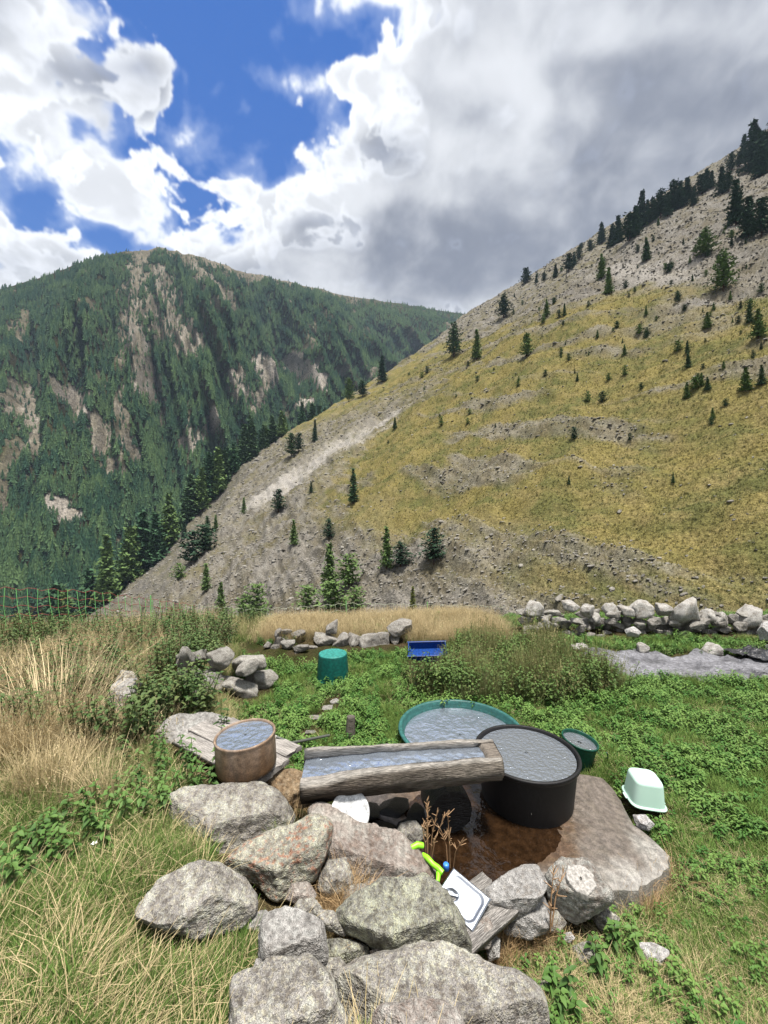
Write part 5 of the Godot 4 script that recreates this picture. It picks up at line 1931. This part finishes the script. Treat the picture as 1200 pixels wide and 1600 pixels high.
func build_fences():
	netting("green and red electric netting along the terrace edge at the far left", [on_ray(-40, 918, 6.3), on_ray(70, 921, 6.9), on_ray(150, 925, 7.5), on_ray(230, 936, 8.3), on_ray(305, 946, 9.0)], 26, 6, 0.80, [0.74], M.net_red, M.net_green)
	netting("pale sagging netting behind the straw in the middle of the terrace edge", [on_ray(305, 946, 9.0), on_ray(380, 952, 9.6), on_ray(450, 950, 10.2), on_ray(545, 943, 10.6)], 26, 4, 0.62, [0.98], M.net_pale, M.net_pale)
	netting("pale netting at the terrace edge above the blue crate", [on_ray(545, 943, 10.6), on_ray(650, 945, 10.8), on_ray(790, 948, 10.8)], 16, 3, 0.6, [0.5], M.net_pale, M.net_pale)

# ------------------------------------------------------------------ plants
func grass_tuft(sd: int, blades: int, h: float, spread: float, bend: float, width: float, heads := 0.0) -> ArrayMesh:
	var r := RandomNumberGenerator.new()
	r.seed = sd
	var mb := MB.new()
	for b in blades:
		var a := r.randf() * TAU
		var base := Vector3(cos(a), 0, sin(a)) * spread * sqrt(r.randf()) * 0.45
		var out := Vector3(cos(a + r.randf_range(-0.9, 0.9)), 0, sin(a + r.randf_range(-0.9, 0.9)))
		var side := Vector3(-out.z, 0, out.x)
		var len := h * r.randf_range(0.55, 1.1)
		var bd := bend * r.randf_range(0.15, 1.0)
		var w := width * r.randf_range(0.6, 1.2)
		var g := r.randf_range(0.72, 1.25)
		var prev := -1
		for k in 4:
			var t := k / 3.0
			var p := base + Vector3.UP * len * (t - 0.28 * bd * t * t) + out * len * bd * t * t * 0.75
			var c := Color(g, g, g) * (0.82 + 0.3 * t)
			var ww := w * (1.0 - t * 0.85) * 0.5
			var i0 := mb.vert(p - side * ww, c)
			mb.vert(p + side * ww, c)
			if prev >= 0:
				mb.tri(prev, prev + 1, i0)
				mb.tri(prev + 1, i0 + 1, i0)
			prev = i0
			if k == 3 and r.randf() < heads:
				for e in 5:
					var o := p + Vector3(r.randf_range(-1, 1) * w * 1.2, r.randf_range(-0.14, 0.03) * len, r.randf_range(-1, 1) * w * 1.2)
					mb.tri(mb.vert(o, c), mb.vert(o + Vector3(w * 1.1, w * 2.2, 0), c), mb.vert(o + Vector3(-w * 0.6, w * 2.6, w * 0.8), c))
	return mb.build()

func leaf_into(mb: MB, base: Vector3, dirv: Vector3, up: Vector3, len: float, wid: float, c: Color, droop := 0.35):
	var side := dirv.cross(up).normalized()
	var prof := [[0.0, 0.06], [0.22, 0.85], [0.45, 1.0], [0.72, 0.62], [1.0, 0.0]]
	var prev := -1
	for q in prof:
		var p: Vector3 = base + dirv * len * q[0] - up * len * droop * q[0] * q[0]
		var w: float = wid * 0.5 * q[1]
		var i0 := mb.vert(p - side * w + up * w * 0.35, c)
		mb.vert(p - up * w * 0.1, c * 0.86)
		mb.vert(p + side * w + up * w * 0.35, c)
		if prev >= 0:
			for e in 2:
				mb.tri(prev + e, prev + e + 1, i0 + e)
				mb.tri(prev + e + 1, i0 + e + 1, i0 + e)
		prev = i0

func leafy_plant(sd: int, levels: int, h: float, leaf: float, ground := false) -> ArrayMesh:      # a small weed: opposite leaves up a stem
	var r := RandomNumberGenerator.new()
	r.seed = sd
	var mb := MB.new()
	mb.tube([Vector3.ZERO, Vector3(r.randf_range(-0.05, 0.05) * h, h * 0.5, r.randf_range(-0.05, 0.05) * h), Vector3(r.randf_range(-0.1, 0.1) * h, h, r.randf_range(-0.1, 0.1) * h)], [h * 0.012, h * 0.010, h * 0.006], 4, Color(0.8, 0.75, 0.6), false)
	for l in levels:
		var f := (l + 0.6) / levels
		var n := 3 if ground else 2
		for k in n:
			var a := TAU * k / n + l * 1.57 + r.randf_range(-0.4, 0.4)
			var dirv := Vector3(cos(a), r.randf_range(0.0, 0.5), sin(a)).normalized()
			var g := r.randf_range(0.75, 1.25)
			leaf_into(mb, Vector3(0, h * f, 0) + dirv * leaf * 0.12, dirv, Vector3.UP, leaf * (1.15 - 0.5 * f) * r.randf_range(0.8, 1.2), leaf * 0.55 * (1.1 - 0.4 * f), Color(g, g, g), r.randf_range(0.15, 0.5))
	return mb.build()

func clear_here(x: float, z: float, grow := 0.0) -> bool:
	for k in keep_clear:
		var dx: float = x - k[0]
		var dz: float = z - k[1]
		var rr: float = k[2] + grow
		if dx * dx + dz * dz < rr * rr:
			return false
	return true

func weeds_at(x: float, d: float) -> float:      # the band of tall olive weeds across the terrace
	var n := noise_b.get_noise_2d(x * 0.8 + 11.0, d * 0.8) * 0.5
	return smoothstep(-0.15, 0.15, 1.0 - Vector2((x - 1.95 - (d - 6.0) * 0.2) / 1.5, (d - 6.0) / 0.95).length() + n)

func build_plants():
	var r := RandomNumberGenerator.new()
	r.seed = 4242
	var lawn_tufts := [grass_tuft(1, 16, 0.10, 0.12, 0.9, 0.0050), grass_tuft(2, 14, 0.13, 0.10, 0.8, 0.0045)]
	var tall_tufts := [grass_tuft(3, 16, 0.22, 0.14, 0.85, 0.0040, 0.3), grass_tuft(4, 14, 0.28, 0.12, 0.65, 0.0040, 0.5)]
	var straw_tuft := grass_tuft(6, 46, 0.50, 0.22, 0.85, 0.0050, 0.5)
	var weed := [leafy_plant(7, 9, 0.55, 0.085), leafy_plant(8, 8, 0.48, 0.095)]
	var cover := [leafy_plant(9, 4, 0.075, 0.036, true), leafy_plant(10, 5, 0.11, 0.042, true), leafy_plant(15, 3, 0.05, 0.030, true)]
	var olive := grass_tuft(12, 30, 0.55, 0.28, 0.45, 0.006, 0.8)
	var litter := grass_tuft(13, 12, 0.16, 0.25, 1.9, 0.0042)
	var g_lawn := [[], []]
	var g_tall := [[], []]
	var g_straw := []
	var g_weed := [[], []]
	var g_cover := [[], [], []]
	var g_olive := []
	var g_litter := []
	var n_try := 185000
	for k in n_try:
		# denser near the standing point
		var d := 0.75 + 10.6 * pow(r.randf(), 1.9)
		var half := d * 1.02 + 0.45
		var x := r.randf_range(-half, half)
		var z := -d
		if not clear_here(x, z):
			continue
		var y := near_y(x, d)
		var edge_d := 10.8
		if d > edge_d:
			continue
		var dry := dryness(x, d)
		var wd := weeds_at(x, d)
		var left := x < bank_edge(d) + 0.15
		var n := noise_b.get_noise_2d(x * 1.3, d * 1.3)
		var big := 1.0 + 0.05 * d
		var yaw := r.randf() * TAU
		var lean := r.randf_range(0.0, 0.35)
		var ld := r.randf() * TAU
		var green := mixc(Color(0.065, 0.150, 0.026), Color(0.125, 0.210, 0.050), r.randf())
		var straw := mixc(Color(0.58, 0.47, 0.28), Color(0.38, 0.31, 0.165), clampf(r.randf() + 0.3 * (1.0 - smoothstep(2.0, 3.0, d)), 0, 1))
		if wd > r.randf() * 0.9 + 0.1 and not left:
			if r.randf() < 0.30:
				var s := r.randf_range(0.5, 1.15) * (0.55 + 0.45 * smoothstep(0.6, 1.4, x)) * (0.8 + n)
				g_olive.append([turned(Vector3(x, y - 0.02, z), Vector3(s, s * r.randf_range(0.8, 1.15), s), yaw, lean * 0.5, ld), mixc(Color(0.165, 0.195, 0.068), Color(0.36, 0.31, 0.155), r.randf() * r.randf() + 0.1)])
			elif r.randf() < 0.4:
				var s := r.randf_range(0.5, 0.9)
				g_weed[k % 2].append([turned(Vector3(x, y - 0.01, z), Vector3(s, s, s), yaw, lean, ld), mixc(Color(0.055, 0.105, 0.025), Color(0.09, 0.135, 0.035), r.randf())])
			continue
		if left:
			if r.randf() < dry:
				if d > 2.6 and x < bank_edge(d) - 0.7 and r.randf() < 0.22 * smoothstep(-0.25, 0.25, n):
					var s := r.randf_range(0.45, 0.95) * (1.0 + 0.25 * n)
					g_straw.append([turned(Vector3(x, y - 0.02, z), Vector3(s, s, s), yaw, lean, ld), straw])
				else:
					var s := r.randf_range(0.4, 0.9) * ramp(d, [1.0, 2.0, 2.6, 4.0], [0.48, 0.55, 0.75, 1.1])
					g_tall[k % 2].append([turned(Vector3(x, y - 0.01, z), Vector3(s, s, s), yaw, lean * 1.4, ld), mixc(straw, Color(0.20, 0.26, 0.08), r.randf())])
			elif d > 3.3 and x < bank_edge(d) - 0.1 and r.randf() < 0.10 + 0.35 * smoothstep(0.0, 0.3, n) + 0.12 * smoothstep(5.5, 6.5, d):
				var s := r.randf_range(0.5, 1.0)
				g_weed[k % 2].append([turned(Vector3(x, y - 0.01, z), Vector3(s, s, s), yaw, lean, ld), mixc(Color(0.040, 0.085, 0.022), Color(0.10, 0.13, 0.045), r.randf())])
			elif r.randf() < 0.30 and d < 3.5:
				var s := r.randf_range(0.35, 0.8) * ramp(d, [1.0, 2.0, 2.6, 4.0], [0.6, 0.7, 0.85, 1.0])
				g_tall[k % 2].append([turned(Vector3(x, y - 0.01, z), Vector3(s, s, s), yaw, lean * 1.4, ld), mixc(green, Color(0.25, 0.28, 0.10), r.randf() * 0.4)])
			else:
				var s := r.randf_range(0.6, 1.3)
				g_lawn[k % 2].append([turned(Vector3(x, y - 0.01, z), Vector3(s, s, s), yaw, lean, ld), mixc(green, Color(0.24, 0.24, 0.09), r.randf() * 0.28)])
				if r.randf() < 0.12:
					g_litter.append([turned(Vector3(x, y + 0.01, z), Vector3(s, s * 0.8, s), yaw, lean, ld), straw])
			continue
		if r.randf() < dry:
			if d > 7.2 and x < 2.5 and r.randf() < 0.55:
				var s := r.randf_range(0.3, 0.85)
				g_straw.append([turned(Vector3(x, y - 0.02, z), Vector3(s, s, s), yaw, lean, ld), straw])
			else:
				var s := r.randf_range(0.35, 0.8)
				if r.randf() < 0.5:
					g_litter.append([turned(Vector3(x, y + 0.005, z), Vector3(s, s * 0.5, s), yaw, lean, ld), straw])
				else:
					g_lawn[k % 2].append([turned(Vector3(x, y - 0.01, z), Vector3(s, s * 0.7, s), yaw, lean, ld), mixc(green, straw, r.randf() * 0.6)])
		elif r.randf() < smoothstep(-0.22, 0.12, n + 0.10 * smoothstep(3.0, 5.0, d)) * ramp(d, [2.0, 2.6, 3.2], [0.25, 0.55, 0.92]) + 0.05:
			var s := r.randf_range(0.5, 1.25) * (1.0 + 0.03 * d) * (0.7 if d < 3.0 else 0.9)
			var lush := mixc(Color(0.034, 0.100, 0.016), Color(0.115, 0.195, 0.044), clampf(0.45 + n * 1.0 + r.randf_range(-0.5, 0.5), 0, 1))
			g_cover[k % 3].append([turned(Vector3(x, y - 0.008, z), Vector3(s, s * (1.0 + n), s), yaw, lean, ld), lush])
		else:
			var s := r.randf_range(0.6, 1.1) * big
			g_lawn[k % 2].append([turned(Vector3(x, y - 0.01, z), Vector3(s, s * 0.8, s), yaw, lean, ld), mixc(green, Color(0.20, 0.22, 0.07), r.randf() * 0.5)])
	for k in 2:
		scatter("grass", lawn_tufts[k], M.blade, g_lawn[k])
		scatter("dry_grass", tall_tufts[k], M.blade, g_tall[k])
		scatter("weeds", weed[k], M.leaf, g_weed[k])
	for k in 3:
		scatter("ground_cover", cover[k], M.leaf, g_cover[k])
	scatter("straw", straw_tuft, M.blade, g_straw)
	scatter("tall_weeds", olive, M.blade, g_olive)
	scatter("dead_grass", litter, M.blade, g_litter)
	# big straw tussocks that stand out, each a thing
	for e in [[85, 1150, 1.7, "tallest pale straw tussock, at the far left edge of the bank"], [40, 1185, 1.0, "straw tussock left below the tallest one"], [150, 1165, 0.85, "straw tussock right of the tallest one, before the grey boulder"], [250, 1130, 0.6, "low straw tussock between the grey boulder and the flat rock"], [330, 1010, 0.9, "straw tussock on the terrace edge above the ruined wall"], [110, 1045, 0.9, "straw tussock among the weeds at the far left"]]:
		var p := near_hit(e[0], e[1])
		var big_tuft := grass_tuft(200 + int(e[0]), 300, 0.52, 0.50, 0.85, 0.0052, 0.5)
		var m := mi("straw_tussock", big_tuft, surf(Color(0.60, 0.49, 0.30).linear_to_srgb(), 0.8, {"spec": 0.2, "back": 0.3}), null, p - Vector3(0, 0.03, 0))
		m.scale = Vector3.ONE * e[2]
		tag(m, e[3], "grass tussock")
	# nettles: stem and single leaves
	var leaf_mesh := MB.new()
	leaf_into(leaf_mesh, Vector3.ZERO, Vector3(1, 0, 0), Vector3.UP, 1.0, 0.52, Color.WHITE)
	var lm := leaf_mesh.build()
	var mats := []
	for c in [Color(0.065, 0.135, 0.028), Color(0.090, 0.165, 0.040), Color(0.050, 0.105, 0.024)]:
		mats.append(surf(c.linear_to_srgb(), 0.6, {"spec": 0.3, "back": 0.35}))
	var spots := []
	for k in 64:
		var u := r.randf()
		spots.append([lerpf(10, 290, u) + r.randf_range(-22, 22), lerpf(1385, 1225, u) + r.randf_range(-40, 40), r.randf_range(0.16, 0.27), "green stinging nettle in the patch on the grassy bank at the left", "nettles on the grassy bank"])
	for k in 14:
		spots.append([r.randf_range(195, 345), r.randf_range(1195, 1255), r.randf_range(0.22, 0.36), "leafy nettle growing up in front of the planks under the rusty pot", "nettles before the planks"])
	for k in 7:
		spots.append([r.randf_range(838, 905), r.randf_range(1525, 1600), r.randf_range(0.10, 0.16), "dark green nettle right of the whaleback boulder at the bottom", "nettles right of the whaleback boulder"])
	for k in 7:
		spots.append([r.randf_range(920, 1005), r.randf_range(1470, 1545), r.randf_range(0.10, 0.17), "dark green nettle below the buff boulder", "nettles below the buff boulder"])
	for k in 3:
		spots.append([r.randf_range(732, 756), r.randf_range(1500, 1520), r.randf_range(0.12, 0.16), "nettle in the cleft between the lichen boulder and the whaleback", "nettles in the cleft between boulders"])
	for e in spots:
		var p := near_hit(e[0], e[1])
		var o := thing("nettle", e[3], "nettle", p - Vector3(0, 0.01, 0), e[4])
		var h: float = e[2]
		var sb := MB.new()
		var lx := r.randf_range(-0.2, 0.2) * h
		var lz := r.randf_range(-0.2, 0.2) * h
		sb.tube([Vector3.ZERO, Vector3(lx * 0.4, h * 0.5, lz * 0.4), Vector3(lx, h, lz)], [0.0035, 0.003, 0.0018], 5, Color(0.12, 0.14, 0.05))
		mi("stem", sb.build(), M.stem, o)
		var levels := 5 + int(h * 14.0)
		var mt: Material = mats[r.randi() % 3]
		for l in levels:
			var f := (l + 0.8) / levels
			for k in 2:
				var a := PI * k + l * 1.57 + r.randf_range(-0.35, 0.35)
				var ll := 0.064 * (1.15 - 0.55 * f) * r.randf_range(0.8, 1.2)
				var lf := mi("leaf", lm, mt, o, Vector3(lx * f, h * f, lz * f))
				lf.basis = (Basis(Vector3.UP, a) * Basis(Vector3(0, 0, 1), r.randf_range(-0.35, 0.45)) * Basis(Vector3.RIGHT, r.randf_range(-0.3, 0.3))).scaled(Vector3.ONE * ll)
	# dead dock stems by the puddle
	for e in [[668, 1350, 0.36, 7, "rust-brown clump of dead stems rising behind the lime green pieces"], [704, 1352, 0.30, 4, "thin dead brown stem right of the clump by the puddle"], [858, 1450, 0.26, 3, "single long dry stalk leaning between slab stone and buff boulder"]]:
		var p := at(e[0], e[1], 0.14)
		var o := thing("dead_stems", e[4], "dry plant", p)
		for s in e[3]:
			var mb := MB.new()
			var a := r.randf() * TAU
			var hh: float = e[2] * r.randf_range(0.6, 1.1)
			var out := Vector3(cos(a), 0, sin(a)) * hh * r.randf_range(0.1, 0.42)
			var path := [Vector3(cos(a), 0, sin(a)) * 0.02, out * 0.45 + Vector3(0, hh * 0.55, 0), out + Vector3(0, hh, 0)]
			mb.tube(path, [0.0042, 0.0034, 0.0016], 5, Color(0.34, 0.215, 0.12))
			for q in 10:
				var f := r.randf_range(0.35, 1.0)
				var b: Vector3 = (path[1] as Vector3).lerp(path[2], f) if f > 0.5 else (path[0] as Vector3).lerp(path[1], f * 2.0)
				b = path[1].lerp(path[2], clampf(f * 1.6 - 0.6, 0, 1))
				var o2 := Vector3(r.randf_range(-1, 1), r.randf_range(0.4, 1.4), r.randf_range(-1, 1)).normalized() * r.randf_range(0.02, 0.06)
				mb.tube([b, b + o2], [0.003, 0.0016], 4, Color(0.36, 0.235, 0.135), false)
			mi("stem", mb.build(), M.stem, o)
	# dead stalks among the boulders
	var dead := []
	var tuft := grass_tuft(301, 30, 0.20, 0.16, 1.3, 0.0034, 0.2)
	for e in [[560, 1345, 26, 0.30], [585, 1375, 24, 0.30], [545, 1420, 26, 0.36], [520, 1440, 22, 0.36], [560, 1470, 24, 0.33], [460, 1255, 14, 0.33], [470, 1275, 10, 0.33], [520, 1395, 14, 0.38], [600, 1340, 14, 0.36], [855, 1465, 18, 0.06], [830, 1490, 16, 0.06], [800, 1490, 14, 0.08], [790, 1520, 14, 0.08], [1010, 1420, 14, 0.02], [1040, 1400, 10, 0.02], [980, 1420, 10, 0.02]]:
		for k in e[2]:
			var p := near_hit(e[0] + r.randf_range(-24, 24), e[1] + r.randf_range(-20, 20))
			var s := r.randf_range(0.5, 1.0)
			dead.append([turned(p, Vector3(s, s, s), r.randf() * TAU, r.randf_range(0.0, 0.6), r.randf() * TAU), mixc(Color(0.46, 0.33, 0.18), Color(0.33, 0.22, 0.11), r.randf())])
	scatter("dead_stalks", tuft, M.blade, dead)
	# a white flower
	var fp := near_hit(146, 1345)
	var fl := thing("white_flower", "single white flower in the grass at the left", "flower", fp)
	var sb2 := MB.new()
	sb2.tube([Vector3.ZERO, Vector3(0.005, 0.09, 0)], [0.0015, 0.0012], 5, Color(0.10, 0.15, 0.04))
	mi("stem", sb2.build(), M.stem, fl)
	for k in 5:
		var pm := MB.new()
		var a := TAU * k / 5.0
		leaf_into(pm, Vector3(0.005, 0.09, 0), Vector3(cos(a), 0.25, sin(a)).normalized(), Vector3.UP, 0.018, 0.014, Color(0.85, 0.85, 0.80), 0.0)
		mi("petal", pm.build(), M.leaf, fl)
